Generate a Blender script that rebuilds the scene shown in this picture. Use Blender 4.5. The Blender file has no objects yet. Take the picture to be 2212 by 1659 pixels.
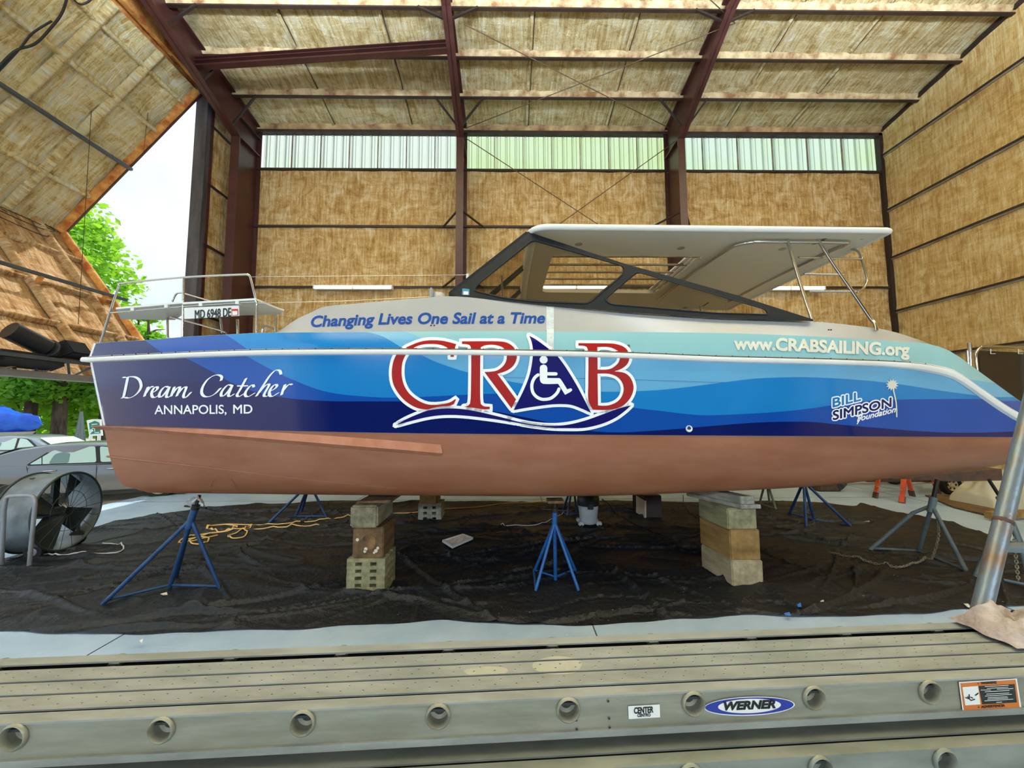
import bpy, bmesh, math, random
from mathutils import Vector, Matrix, noise
from math import sin, cos, pi, radians, sqrt, atan2, exp
random.seed(7)
C = bpy.context.scene.collection
SC = bpy.context.scene

# ------------------------------------------------------------------ camera
CAMZ = 2.08
FOC = 831.0
CAMM = Matrix.Rotation(radians(-0.76), 3, 'Z') @ Matrix.Rotation(radians(94.5), 3, 'X') @ Matrix.Rotation(-0.0035, 3, 'Z')
cam_data = bpy.data.cameras.new('camera')
cam_data.sensor_width = 36.0
cam_data.lens = FOC / 2212 * 36
cam_data.clip_start = 0.02
cam_data.clip_end = 500
cam = bpy.data.objects.new('camera', cam_data)
cam.matrix_world = Matrix.Translation((0, 0, CAMZ)) @ CAMM.to_4x4()
C.objects.link(cam)
SC.camera = cam

# ------------------------------------------------------------------ world, sun, lamps, exposure
SKY = 1.05
world = bpy.data.worlds.new('world'); SC.world = world; world.use_nodes = True
nt = world.node_tree; nt.nodes.clear()
tc = nt.nodes.new('ShaderNodeTexCoord')
nz = nt.nodes.new('ShaderNodeTexNoise'); nz.inputs['Scale'].default_value = 2.2; nz.inputs['Detail'].default_value = 6
rp = nt.nodes.new('ShaderNodeValToRGB')
rp.color_ramp.elements[0].position = 0.42; rp.color_ramp.elements[0].color = (0.66, 0.85, 1.0, 1)
rp.color_ramp.elements[1].position = 0.62; rp.color_ramp.elements[1].color = (0.97, 0.99, 1.0, 1)
bg = nt.nodes.new('ShaderNodeBackground'); bg.inputs['Strength'].default_value = SKY
wo = nt.nodes.new('ShaderNodeOutputWorld')
nt.links.new(tc.outputs['Generated'], nz.inputs['Vector']); nt.links.new(nz.outputs['Fac'], rp.inputs['Fac'])
nt.links.new(rp.outputs['Color'], bg.inputs['Color']); nt.links.new(bg.outputs[0], wo.inputs[0])

sun = bpy.data.lights.new('sun', 'SUN'); sun.energy = 3.6; sun.angle = radians(0.6); sun.color = (1, 0.95, 0.86)
sun_o = bpy.data.objects.new('sun', sun); C.objects.link(sun_o)
sun_o.rotation_euler = Vector((0.0, -0.72, -1.0)).to_track_quat('-Z', 'Y').to_euler()

LAMP_W = 170.0
def lamp_pair(loc, parent, mix, k=1.0):
    """fill lights added at one unseen fixture: (rotation about X in degrees, share of the power)"""
    for rx, share in mix:
        L = bpy.data.lights.new('fill_light', 'AREA'); L.shape = 'RECTANGLE'; L.size = 2.4; L.size_y = 0.3
        L.energy = LAMP_W * share * k; L.color = (0.76, 0.89, 1.0)
        o = bpy.data.objects.new('fill_light', L); C.objects.link(o)
        a = radians(rx); o.rotation_euler = (a, 0, 0); o.parent = parent
        o.location = (0, 0.2*sin(a), -0.16*cos(a) - 0.02)

vs = SC.view_settings
SC.display_settings.display_device = 'sRGB'
vs.view_transform = 'Standard'; vs.look = 'None'; vs.gamma = 1.0; vs.use_curve_mapping = False
vs.exposure = 0.28
SC.cycles.use_denoising = True
SC.cycles.max_bounces = 8
SC.cycles.diffuse_bounces = 4
SC.cycles.sample_clamp_indirect = 6

# ------------------------------------------------------------------ projection helpers (pixel of the 2212x1659 frame -> place in the world)
def ray(px, py):
    return CAMM @ Vector(((px - 1106) / FOC, -(py - 829.5) / FOC, -1.0))
def W(px, py, Y):
    d = ray(px, py); t = Y / d.y
    return Vector((d.x * t, Y, CAMZ + d.z * t))
def F(px, py, z=0.0):
    d = ray(px, py); t = (z - CAMZ) / d.z
    return Vector((d.x * t, d.y * t, z))
def WX(px, py, X):
    d = ray(px, py); t = X / d.x
    return Vector((X, d.y * t, CAMZ + d.z * t))

def interp(pts, x):
    if x <= pts[0][0]: return pts[0][1]
    for (a, b), (c, d) in zip(pts, pts[1:]):
        if x <= c:
            return b + (d - b) * (x - a) / (c - a) if c > a else d
    return pts[-1][1]
def smooth(pts):
    """monotone-ish cubic through the points"""
    n = len(pts)
    m = []
    for i in range(n):
        a = pts[max(0, i - 1)]; b = pts[min(n - 1, i + 1)]
        m.append((b[1] - a[1]) / max(1e-9, b[0] - a[0]))
    def f(x):
        if x <= pts[0][0]: return pts[0][1] + m[0] * (x - pts[0][0])
        if x >= pts[-1][0]: return pts[-1][1] + m[-1] * (x - pts[-1][0])
        for i in range(n - 1):
            if x <= pts[i + 1][0]:
                h = pts[i + 1][0] - pts[i][0]; t = (x - pts[i][0]) / h
                h00 = 2*t**3 - 3*t*t + 1; h10 = t**3 - 2*t*t + t; h01 = -2*t**3 + 3*t*t; h11 = t**3 - t*t
                return h00*pts[i][1] + h10*h*m[i] + h01*pts[i+1][1] + h11*h*m[i+1]
    return f
def catmull(pts, k=6, closed=False):
    P = [Vector(p) for p in pts]; n = len(P); out = []
    rng = range(n if closed else n - 1)
    for i in rng:
        p0 = P[(i - 1) % n] if closed or i > 0 else P[0]; p1 = P[i]; p2 = P[(i + 1) % n]
        p3 = P[(i + 2) % n] if closed or i + 2 < n else P[-1]
        for j in range(k):
            t = j / k
            out.append(0.5 * ((2 * p1) + (p2 - p0) * t + (2*p0 - 5*p1 + 4*p2 - p3) * t*t + (3*p1 - p0 - 3*p2 + p3) * t**3))
    if not closed: out.append(P[-1])
    return out

# ------------------------------------------------------------------ mesh builder
class MB:
    def __init__(s): s.v = []; s.f = []; s.uv = []
    def add(s, vs, fs):
        b = len(s.v); s.v += [Vector(p) for p in vs]; s.f += [tuple(i + b for i in f) for f in fs]; return s
    def box(s, a, b):
        x0, y0, z0 = a; x1, y1, z1 = b
        return s.add([(x0,y0,z0),(x1,y0,z0),(x1,y1,z0),(x0,y1,z0),(x0,y0,z1),(x1,y0,z1),(x1,y1,z1),(x0,y1,z1)],
                     [(0,3,2,1),(4,5,6,7),(0,1,5,4),(1,2,6,5),(2,3,7,6),(3,0,4,7)])
    def obox(s, o, ax, ay, az):
        o, ax, ay, az = map(Vector, (o, ax, ay, az))
        p = [o, o+ax, o+ax+ay, o+ay]; p += [q + az for q in p]
        return s.add(p, [(0,3,2,1),(4,5,6,7),(0,1,5,4),(1,2,6,5),(2,3,7,6),(3,0,4,7)])
    def bar(s, a, b, w, h, up=(0,0,1)):
        a, b = Vector(a), Vector(b); d = (b - a).normalized(); up = Vector(up)
        r = d.cross(up)
        if r.length < 1e-6: r = d.cross(Vector((1,0,0)))
        r.normalize(); u = r.cross(d).normalized()
        return s.obox(a - r*w/2 - u*h/2, r*w, b - a, u*h)
    def tube(s, pts, r, n=10, closed=False, cap=True):
        P = [Vector(p) for p in pts]; m = len(P)
        R = r if isinstance(r, (list, tuple)) else [r] * m
        b = len(s.v); prev = None
        for i, p in enumerate(P):
            if closed: t = P[(i+1) % m] - P[i-1]
            else: t = P[min(i+1, m-1)] - P[max(i-1, 0)]
            t.normalize()
            if prev is None:
                nn = t.cross(Vector((0,0,1)))
                if nn.length < 1e-3: nn = t.cross(Vector((1,0,0)))
            else:
                nn = prev - t * prev.dot(t)
                if nn.length < 1e-6: nn = t.cross(Vector((0.3,1,0.2)))
            nn.normalize(); prev = nn; bb = t.cross(nn)
            for k in range(n):
                a = 2*pi*k/n; s.v.append(p + nn*(R[i]*cos(a)) + bb*(R[i]*sin(a)))
        for i in range(m if closed else m - 1):
            j = (i + 1) % m
            for k in range(n):
                l = (k + 1) % n
                s.f.append((b+i*n+k, b+i*n+l, b+j*n+l, b+j*n+k))
        if cap and not closed:
            s.f.append(tuple(b + k for k in range(n-1, -1, -1))); s.f.append(tuple(b + (m-1)*n + k for k in range(n)))
        return s
    def lathe(s, prof, o, axis, n=24, closed=False):
        """prof: (radius, height) pairs"""
        o, ax = Vector(o), Vector(axis).normalized()
        u = ax.cross(Vector((0,0,1)))
        if u.length < 1e-3: u = Vector((1,0,0))
        u.normalize(); w = ax.cross(u); b = len(s.v); m = len(prof)
        for r, h in prof:
            for k in range(n):
                a = 2*pi*k/n; s.v.append(o + ax*h + u*(r*cos(a)) + w*(r*sin(a)))
        for i in range(m if closed else m - 1):
            j = (i+1) % m
            for k in range(n):
                l = (k+1) % n
                s.f.append((b+i*n+k, b+i*n+l, b+j*n+l, b+j*n+k))
        return s
    def disc(s, o, axis, r, n=20):
        o, ax = Vector(o), Vector(axis).normalized(); u = ax.cross(Vector((0,0,1)))
        if u.length < 1e-3: u = Vector((1,0,0))
        u.normalize(); w = ax.cross(u)
        return s.add([o + u*(r*cos(2*pi*k/n)) + w*(r*sin(2*pi*k/n)) for k in range(n)], [tuple(range(n))])
    def sphere(s, o, r, n=12, m=8, sc=(1,1,1)):
        o = Vector(o); b = len(s.v)
        for i in range(m + 1):
            th = pi * i / m
            for k in range(n):
                a = 2*pi*k/n
                s.v.append(o + Vector((r*sc[0]*sin(th)*cos(a), r*sc[1]*sin(th)*sin(a), r*sc[2]*cos(th))))
        for i in range(m):
            for k in range(n):
                l = (k+1) % n
                s.f.append((b+i*n+k, b+(i+1)*n+k, b+(i+1)*n+l, b+i*n+l))
        return s
    def prism(s, poly, ext):
        """closed 3-D polygon swept by the vector ext"""
        P = [Vector(p) for p in poly]; n = len(P); e = Vector(ext)
        return s.add(P + [p + e for p in P], [tuple(range(n-1, -1, -1)), tuple(range(n, 2*n))] +
                     [(i, (i+1) % n, n + (i+1) % n, n + i) for i in range(n)])
    def grid(s, fn, nu, nv, uvfn=None, closed_u=False):
        b = len(s.v)
        for j in range(nv + 1):
            for i in range(nu + 1):
                s.v.append(Vector(fn(i / nu, j / nv)))
        for j in range(nv):
            for i in range(nu):
                a = b + j*(nu+1) + i
                s.f.append((a, a+1, a+nu+2, a+nu+1))
                if uvfn: s.uv.append([uvfn(i/nu, j/nv), uvfn((i+1)/nu, j/nv), uvfn((i+1)/nu, (j+1)/nv), uvfn(i/nu, (j+1)/nv)])
        return s
    def strip(s, A, B):
        b = len(s.v); n = len(A); s.v += [Vector(p) for p in A] + [Vector(p) for p in B]
        s.f += [(b+i, b+i+1, b+n+i+1, b+n+i) for i in range(n - 1)]
        return s
    def build(s, name, mat, parent=None, smooth=False, normals=True, bevel=0.0, loc=None):
        me = bpy.data.meshes.new(name)
        o0 = Vector(loc) if loc is not None else (wpos(parent) if parent else Vector((0,0,0)))
        me.from_pydata([p - o0 for p in s.v], [], s.f)
        if s.uv and len(s.uv) == len(s.f):
            ul = me.uv_layers.new(name='UVMap'); k = 0
            for q in s.uv:
                for c in q: ul.data[k].uv = c; k += 1
        if normals or bevel:
            bm = bmesh.new(); bm.from_mesh(me)
            if bevel:
                bmesh.ops.remove_doubles(bm, verts=bm.verts, dist=1e-5)
                bmesh.ops.bevel(bm, geom=bm.edges[:], offset=bevel, segments=2, affect='EDGES', clamp_overlap=True)
            if normals: bmesh.ops.recalc_face_normals(bm, faces=bm.faces)
            bm.to_mesh(me); bm.free()
        if smooth:
            me.polygons.foreach_set('use_smooth', [True] * len(me.polygons))
            try: me.set_sharp_from_angle(angle=radians(smooth if smooth > 1 else 40))
            except Exception: pass
        me.materials.append(mat)
        o = bpy.data.objects.new(name, me); C.objects.link(o)
        if parent is not None: o.parent = parent
        if parent is None or loc is not None:
            o.location = o0 if parent is None else o0 - wpos(parent)
        return o
WP = {}
def wpos(o):
    p = Vector((0,0,0))
    while o is not None:
        p += Vector(o.location); o = o.parent
    return p
def tag(o, label=None, cat=None, group=None, kind=None):
    if label: o['label'] = label
    if cat: o['category'] = cat
    if group: o['group'] = group
    if kind: o['kind'] = kind
    return o
def thing(name, label, cat, loc=(0,0,0), group=None):
    o = bpy.data.objects.new(name, None); C.objects.link(o); o.location = loc; o.empty_display_size = 0.1
    return tag(o, label, cat, group)
def struct(name, loc=(0,0,0)):
    o = bpy.data.objects.new(name, None); C.objects.link(o); o.location = loc; o['kind'] = 'structure'
    return o

# ------------------------------------------------------------------ materials
def srgb(r, g, b):
    f = lambda c: (c/255/12.92) if c/255 <= 0.04045 else ((c/255 + 0.055)/1.055)**2.4
    return (f(r), f(g), f(b), 1)
def newmat(name):
    m = bpy.data.materials.new(name); m.use_nodes = True
    n = m.node_tree; b = n.nodes['Principled BSDF']
    return m, n, b
def pm(name, col, rough=0.6, metal=0.0, spec=0.5, var=0.0, vscale=3.0, col2=None, bump=0.0, bscale=40.0, coat=0.0, stretch=None, rvar=0.0, lo=0.35, hi=0.65):
    m, n, b = newmat(name)
    b.inputs['Base Color'].default_value = col; b.inputs['Roughness'].default_value = rough
    b.inputs['Metallic'].default_value = metal; b.inputs['Specular IOR Level'].default_value = spec
    b.inputs['Coat Weight'].default_value = coat; b.inputs['Coat Roughness'].default_value = 0.03
    if var or col2 or bump:
        t = n.nodes.new('ShaderNodeTexCoord'); mp = n.nodes.new('ShaderNodeMapping')
        n.links.new(t.outputs['Object'], mp.inputs['Vector'])
        if stretch: mp.inputs['Scale'].default_value = stretch
    if var or col2:
        z = n.nodes.new('ShaderNodeTexNoise'); z.inputs['Scale'].default_value = vscale; z.inputs['Detail'].default_value = 7; z.inputs['Roughness'].default_value = 0.62
        n.links.new(mp.outputs[0], z.inputs['Vector'])
        r = n.nodes.new('ShaderNodeValToRGB'); n.links.new(z.outputs['Fac'], r.inputs['Fac'])
        c2 = col2 if col2 else tuple(c * (1 + var) for c in col[:3]) + (1,)
        c1 = col if col2 else tuple(c * (1 - var) for c in col[:3]) + (1,)
        r.color_ramp.elements[0].position = lo; r.color_ramp.elements[1].position = hi
        r.color_ramp.elements[0].color = c1; r.color_ramp.elements[1].color = c2
        n.links.new(r.outputs['Color'], b.inputs['Base Color'])
        if rvar:
            mr = n.nodes.new('ShaderNodeMapRange'); mr.inputs[3].default_value = rough - rvar; mr.inputs[4].default_value = rough + rvar
            n.links.new(z.outputs['Fac'], mr.inputs[0]); n.links.new(mr.outputs[0], b.inputs['Roughness'])
    if bump:
        z2 = n.nodes.new('ShaderNodeTexNoise'); z2.inputs['Scale'].default_value = bscale; z2.inputs['Detail'].default_value = 5
        n.links.new(mp.outputs[0], z2.inputs['Vector'])
        bp = n.nodes.new('ShaderNodeBump'); bp.inputs['Strength'].default_value = bump; bp.inputs['Distance'].default_value = 0.02
        n.links.new(z2.outputs['Fac'], bp.inputs['Height']); n.links.new(bp.outputs[0], b.inputs['Normal'])
    return m
def foam(name, pale, tan, brown, bump=0.6, stops=(0.33, 0.5, 0.66)):
    """sprayed insulation foam; UV u = along the girts, v = along the spray streaks (metres)"""
    m, n, b = newmat(name); b.inputs['Roughness'].default_value = 0.85; b.inputs['Specular IOR Level'].default_value = 0.25
    N = n.nodes.new; L = n.links.new
    uv = N('ShaderNodeUVMap'); uv.uv_map = 'UVMap'
    def noi(sx, sy, scale, det=6, rough=0.6, dist=0.0):
        mp = N('ShaderNodeMapping'); mp.inputs['Scale'].default_value = (sx, sy, 1); L(uv.outputs[0], mp.inputs['Vector'])
        z = N('ShaderNodeTexNoise'); z.noise_dimensions = '2D'; z.inputs['Scale'].default_value = scale; z.inputs['Detail'].default_value = det
        z.inputs['Roughness'].default_value = rough; z.inputs['Distortion'].default_value = dist
        L(mp.outputs[0], z.inputs['Vector']); return z
    streak = noi(1, 0.10, 13, 6, 0.75, 0.3); patch = noi(1, 0.8, 2.4, 6, 0.7, 0.8); fine = noi(1, 1, 22, 4, 0.6); cross = noi(0.25, 1, 7, 4, 0.6, 0.5)
    def math(op, a, bb):
        k = N('ShaderNodeMath'); k.operation = op
        for i, q in enumerate((a, bb)):
            if isinstance(q, (int, float)): k.inputs[i].default_value = q
            else: L(q, k.inputs[i])
        return k.outputs[0]
    f = math('ADD', math('MULTIPLY', streak.outputs['Fac'], 0.40), math('MULTIPLY', patch.outputs['Fac'], 0.34))
    f = math('ADD', f, math('MULTIPLY', cross.outputs['Fac'], 0.16)); f = math('ADD', f, math('MULTIPLY', fine.outputs['Fac'], 0.10))
    r = N('ShaderNodeValToRGB'); L(f, r.inputs['Fac'])
    e = r.color_ramp.elements; e[0].position = stops[0]; e[0].color = brown; e[1].position = stops[2]; e[1].color = pale
    k = e.new(stops[1]); k.color = tan
    L(r.outputs['Color'], b.inputs['Base Color'])
    h = math('ADD', math('MULTIPLY', streak.outputs['Fac'], 1.0), math('MULTIPLY', cross.outputs['Fac'], 0.5))
    h = math('ADD', h, math('MULTIPLY', fine.outputs['Fac'], 0.25))
    bp = N('ShaderNodeBump'); bp.inputs['Strength'].default_value = bump; bp.inputs['Distance'].default_value = 0.10
    L(h, bp.inputs['Height']); L(bp.outputs[0], b.inputs['Normal'])
    return m
M = {}
M['foam_wall'] = foam('foam_wall', srgb(234, 216, 178), srgb(206, 170, 112), srgb(166, 124, 70), 0.6, (0.40, 0.50, 0.61))
M['foam_roof'] = foam('foam_roof', srgb(252, 244, 216), srgb(230, 208, 154), srgb(184, 152, 96), 1.0, (0.40, 0.50, 0.61))
M['foam_right'] = foam('foam_right', srgb(228, 210, 164), srgb(208, 176, 116), srgb(178, 140, 82), 0.4, (0.40, 0.50, 0.61))
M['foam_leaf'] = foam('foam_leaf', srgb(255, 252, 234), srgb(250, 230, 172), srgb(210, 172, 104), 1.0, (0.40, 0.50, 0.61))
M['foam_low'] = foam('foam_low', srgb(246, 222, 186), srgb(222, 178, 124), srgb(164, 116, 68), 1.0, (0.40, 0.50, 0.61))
M['foam_lump'] = pm('foam_lump', srgb(140, 100, 62), 0.8, col2=srgb(214, 192, 150), vscale=2.6, bump=0.6, bscale=14, lo=0.36, hi=0.6)
M['foam_edge'] = pm('foam_edge', srgb(170, 88, 34), 0.8, col2=srgb(228, 170, 92), vscale=4, bump=0.8, bscale=16)
M['steel_brown'] = pm('steel_brown', srgb(70, 38, 36), 0.36, var=0.25, vscale=1.5)
M['steel_dark'] = pm('steel_dark', srgb(44, 30, 28), 0.55, var=0.3, vscale=2, stretch=(1,1,0.2))
M['girt'] = pm('girt', srgb(52, 36, 30), 0.6, var=0.3, vscale=2)
M['jamb'] = pm('jamb', srgb(96, 96, 104), 0.5, col2=srgb(52, 46, 50), vscale=2.5, stretch=(1,1,0.15))
M['wall_dark'] = pm('wall_dark', srgb(70, 58, 44), 0.8)  # shade of the unlit end put into the colour, keeps hull reflections dark
M['lip'] = pm('lip', srgb(150, 140, 122), 0.7, col2=srgb(112, 92, 66), vscale=3)
M['strut_grey'] = pm('strut_grey', srgb(78, 88, 98), 0.45, metal=0.3, var=0.15)
M['tin'] = pm('tin', srgb(190, 190, 180), 0.5)
M['rod'] = pm('rod', srgb(96, 74, 56), 0.5, metal=0.4)
M['wire'] = pm('wire', srgb(60, 50, 44), 0.5)
M['black_rubber'] = pm('black_rubber', srgb(26, 26, 28), 0.6)
M['white_gel'] = pm('white_gel', srgb(172, 172, 170), 0.22, spec=0.5, var=0.02, vscale=2)
M['white_lip'] = pm('white_lip', srgb(236, 234, 228), 0.3)
M['under_white'] = pm('under_white', srgb(228, 222, 210), 0.4)
M['stainless'] = pm('stainless', (0.62, 0.60, 0.57, 1), 0.14, metal=1.0)
M['frame_black'] = pm('frame_black', srgb(30, 33, 37), 0.5, spec=0.25, var=0.1)
M['white_plastic'] = pm('white_plastic', srgb(232, 234, 230), 0.4)
M['decal_white'] = pm('decal_white', srgb(248, 250, 248), 0.3, spec=0.3)
M['decal_cream'] = pm('decal_cream', srgb(222, 222, 208), 0.25)
M['decal_red'] = pm('decal_red', srgb(166, 22, 16), 0.45, spec=0.2)
M['decal_navy'] = pm('decal_navy', srgb(5, 3, 96), 0.4, spec=0.12)
M['decal_text'] = pm('decal_text', srgb(14, 70, 150), 0.5, spec=0.2)
M['decal_black'] = pm('decal_black', srgb(18, 18, 18), 0.35)
def vinyl(name, c):
    return pm(name, c, 0.12, spec=0.45, coat=0.25, bump=0.008, bscale=3.0)
M['v_navy'] = vinyl('vinyl_navy', srgb(3, 22, 92))
M['v_royal'] = vinyl('vinyl_royal', srgb(14, 76, 166))
M['v_mid'] = vinyl('vinyl_mid', srgb(26, 126, 196))
M['v_light'] = vinyl('vinyl_light', srgb(104, 172, 212))
M['v_pale'] = vinyl('vinyl_pale', srgb(138, 190, 198))
M['bottom'] = pm('bottom', srgb(144, 86, 55), 0.5, col2=srgb(160, 106, 78), vscale=1.6, bump=0.05, bscale=60, stretch=(0.5,1,2))
M['bottom_new'] = pm('bottom_new', srgb(164, 104, 76), 0.45, col2=srgb(182, 124, 98), vscale=6)
M['bottom_red'] = pm('bottom_red', srgb(156, 98, 72), 0.5, var=0.1)
M['concrete'] = pm('concrete', srgb(158, 184, 212), 0.5, col2=srgb(184, 206, 230), vscale=1.1, bump=0.05, bscale=60, rvar=0.12)
M['joint'] = pm('joint', srgb(60, 62, 62), 0.9)
M['gravel'] = pm('gravel', srgb(206, 190, 158), 0.95, col2=srgb(150, 146, 136), vscale=2.0, bump=0.5, bscale=60)
M['rust_metal'] = pm('rust_metal', srgb(96, 64, 46), 0.7, col2=srgb(60, 52, 50), vscale=9)
M['blue_stand'] = pm('blue_stand', srgb(28, 92, 160), 0.4, var=0.2, vscale=14)
M['navy_stand'] = pm('navy_stand', srgb(28, 68, 116), 0.45, var=0.25, vscale=10)
M['grey_stand'] = pm('grey_stand', srgb(82, 104, 116), 0.55, col2=srgb(110, 118, 116), vscale=12)
M['olive_stand'] = pm('olive_stand', srgb(110, 116, 100), 0.6, var=0.2, vscale=12)
M['screw'] = pm('screw', srgb(48, 40, 36), 0.5, metal=0.5)
M['chain'] = pm('chain', srgb(150, 142, 120), 0.5, metal=0.6)
M['drum'] = pm('drum', srgb(150, 160, 166), 0.42, metal=0.55, col2=srgb(110, 116, 118), vscale=2.2)
M['drum_dark'] = pm('drum_dark', srgb(52, 62, 64), 0.5, metal=0.3, var=0.25)
M['grey_frame'] = pm('grey_frame', srgb(150, 152, 158), 0.45, metal=0.4, var=0.1)
M['cord_yellow'] = pm('cord_yellow', srgb(244, 200, 122), 0.5)
M['cord_white'] = pm('cord_white', srgb(206, 208, 210), 0.5)
M['cord_black'] = pm('cord_black', srgb(30, 28, 28), 0.5)
M['vac_grey'] = pm('vac_grey', srgb(186, 194, 198), 0.4, var=0.06)
M['vac_black'] = pm('vac_black', srgb(34, 36, 40), 0.4)
M['silver_tray'] = pm('silver_tray', srgb(226, 228, 226), 0.35, metal=0.2)
M['tray_paint'] = pm('tray_paint', srgb(206, 184, 170), 0.5, col2=srgb(244, 240, 234), vscale=16, stretch=(3,0.6,1))
M['orange'] = pm('orange', srgb(214, 84, 44), 0.5, col2=srgb(176, 60, 34), vscale=6)
M['alu'] = pm('alu', srgb(168, 168, 156), 0.4, metal=0.5)
M['tire'] = pm('tire', srgb(34, 33, 32), 0.8)
M['tarp_white'] = pm('tarp_white', srgb(196, 190, 168), 0.7, var=0.08)
M['blue_tarp'] = pm('blue_tarp', srgb(10, 104, 226), 0.35, col2=srgb(14, 76, 200), vscale=2.5, bump=0.5, bscale=3)
M['glass_car'] = pm('glass_car', srgb(196, 226, 216), 0.05, spec=0.8)
M['car_grey'] = pm('car_grey', srgb(120, 124, 130), 0.25, metal=0.5, coat=0.5)
M['car_dark'] = pm('car_dark', srgb(30, 30, 32), 0.5)
M['sign_green'] = pm('sign_green', srgb(20, 122, 104), 0.5)
M['bark'] = pm('bark', srgb(96, 84, 70), 0.9, col2=srgb(54, 46, 40), vscale=4, stretch=(2,2,0.4), bump=0.4, bscale=10)
def leafmat(name, c, c2):
    m = pm(name, c, 0.6, col2=c2, vscale=0.9)
    n = m.node_tree; b = n.nodes['Principled BSDF']; out = n.nodes['Material Output']
    tr = n.nodes.new('ShaderNodeBsdfTranslucent'); tr.inputs[0].default_value = (c2[0]*1.4, c2[1]*1.4, c2[2]*0.7, 1)
    mx = n.nodes.new('ShaderNodeMixShader'); mx.inputs[0].default_value = 0.45
    n.links.new(b.outputs[0], mx.inputs[1]); n.links.new(tr.outputs[0], mx.inputs[2]); n.links.new(mx.outputs[0], out.inputs[0])
    return m
M['leaf'] = leafmat('leaf', srgb(92, 150, 40), srgb(150, 200, 70))
M['leaf_dark'] = leafmat('leaf_dark', srgb(70, 126, 40), srgb(120, 176, 66))
def wood(name, c1, c2, sc=(6, 1.2, 6)):
    return pm(name, c1, 0.8, col2=c2, vscale=2.0, stretch=sc, bump=0.35, bscale=3.0, lo=0.3, hi=0.7)
M['wood_grey'] = wood('wood_grey', srgb(84, 80, 62), srgb(152, 146, 116))
M['wood_brown'] = wood('wood_brown', srgb(70, 50, 30), srgb(132, 102, 66))
M['wood_green'] = wood('wood_green', srgb(108, 104, 74), srgb(170, 164, 124))
M['wood_tan'] = wood('wood_tan', srgb(130, 100, 54), srgb(172, 138, 82))
M['wood_pale'] = wood('wood_pale', srgb(140, 128, 98), srgb(196, 182, 148))
M['wood_weather'] = wood('wood_weather', srgb(112, 112, 104), srgb(178, 172, 156))
M['wood_knot'] = pm('wood_knot', srgb(52, 36, 22), 0.8, col2=srgb(150, 112, 68), vscale=5)
M['chip_white'] = pm('chip_white', srgb(226, 214, 190), 0.8)
M['plank'] = pm('plank', srgb(138, 140, 132), 0.46, metal=0.3, col2=srgb(166, 168, 160), vscale=5, stretch=(0.6,2,2), bump=0.04, bscale=90)
M['plank_lo'] = pm('plank_lo', srgb(120, 122, 110), 0.5, metal=0.35, col2=srgb(146, 148, 136), vscale=5, stretch=(0.6,2,2))
M['plank_rail'] = pm('plank_rail', srgb(132, 130, 112), 0.46, metal=0.3, col2=srgb(154, 152, 134), vscale=4, stretch=(0.8,3,6), bump=0.03, bscale=120)
M['slot'] = pm('slot', srgb(50, 52, 50), 0.7)
M['pipe'] = pm('pipe', srgb(120, 132, 140), 0.38, metal=0.5, col2=srgb(128, 104, 78), vscale=6, lo=0.45, hi=0.72, bump=0.15, bscale=30)
M['towel'] = pm('towel', srgb(190, 176, 166), 0.95, col2=srgb(146, 128, 118), vscale=10, bump=0.5, bscale=50)
M['sticker_white'] = pm('sticker_white', srgb(232, 230, 220), 0.4)
M['sticker_blue'] = pm('sticker_blue', srgb(22, 46, 150), 0.3)
M['sticker_orange'] = pm('sticker_orange', srgb(206, 112, 40), 0.4)
M['red'] = pm('red', srgb(196, 40, 40), 0.5)
M['blue_tape'] = pm('blue_tape', srgb(70, 130, 220), 0.5)
def tarpmat():
    m, n, b = newmat('drop_cloth'); N = n.nodes.new; L = n.links.new
    b.inputs['Roughness'].default_value = 0.5; b.inputs['Specular IOR Level'].default_value = 0.5
    t = N('ShaderNodeTexCoord'); z = N('ShaderNodeTexNoise'); z.inputs['Scale'].default_value = 1.2; z.inputs['Detail'].default_value = 8; z.inputs['Roughness'].default_value = 0.7
    L(t.outputs['Object'], z.inputs['Vector'])
    r = N('ShaderNodeValToRGB'); L(z.outputs['Fac'], r.inputs['Fac'])
    r.color_ramp.elements[0].position = 0.3; r.color_ramp.elements[0].color = srgb(6, 9, 13)
    r.color_ramp.elements[1].position = 0.75; r.color_ramp.elements[1].color = srgb(24, 29, 36)
    v = N('ShaderNodeTexNoise'); v.inputs['Scale'].default_value = 42; v.inputs['Detail'].default_value = 3; L(t.outputs['Object'], v.inputs['Vector'])
    r2 = N('ShaderNodeValToRGB'); L(v.outputs['Fac'], r2.inputs['Fac']); r2.color_ramp.elements[0].position = 0.74; r2.color_ramp.elements[1].position = 0.8
    mx = N('ShaderNodeMix'); mx.data_type = 'RGBA'; L(r2.outputs['Color'], mx.inputs['Factor']); L(r.outputs['Color'], mx.inputs[6]); mx.inputs[7].default_value = srgb(150, 146, 138)
    L(mx.outputs[2], b.inputs['Base Color'])
    z2 = N('ShaderNodeTexNoise'); z2.inputs['Scale'].default_value = 15; z2.inputs['Detail'].default_value = 7; L(t.outputs['Object'], z2.inputs['Vector'])
    bp = N('ShaderNodeBump'); bp.inputs['Strength'].default_value = 0.8; bp.inputs['Distance'].default_value = 0.03; L(z2.outputs['Fac'], bp.inputs['Height']); L(bp.outputs[0], b.inputs['Normal'])
    return m
M['drop_cloth'] = tarpmat()
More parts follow.
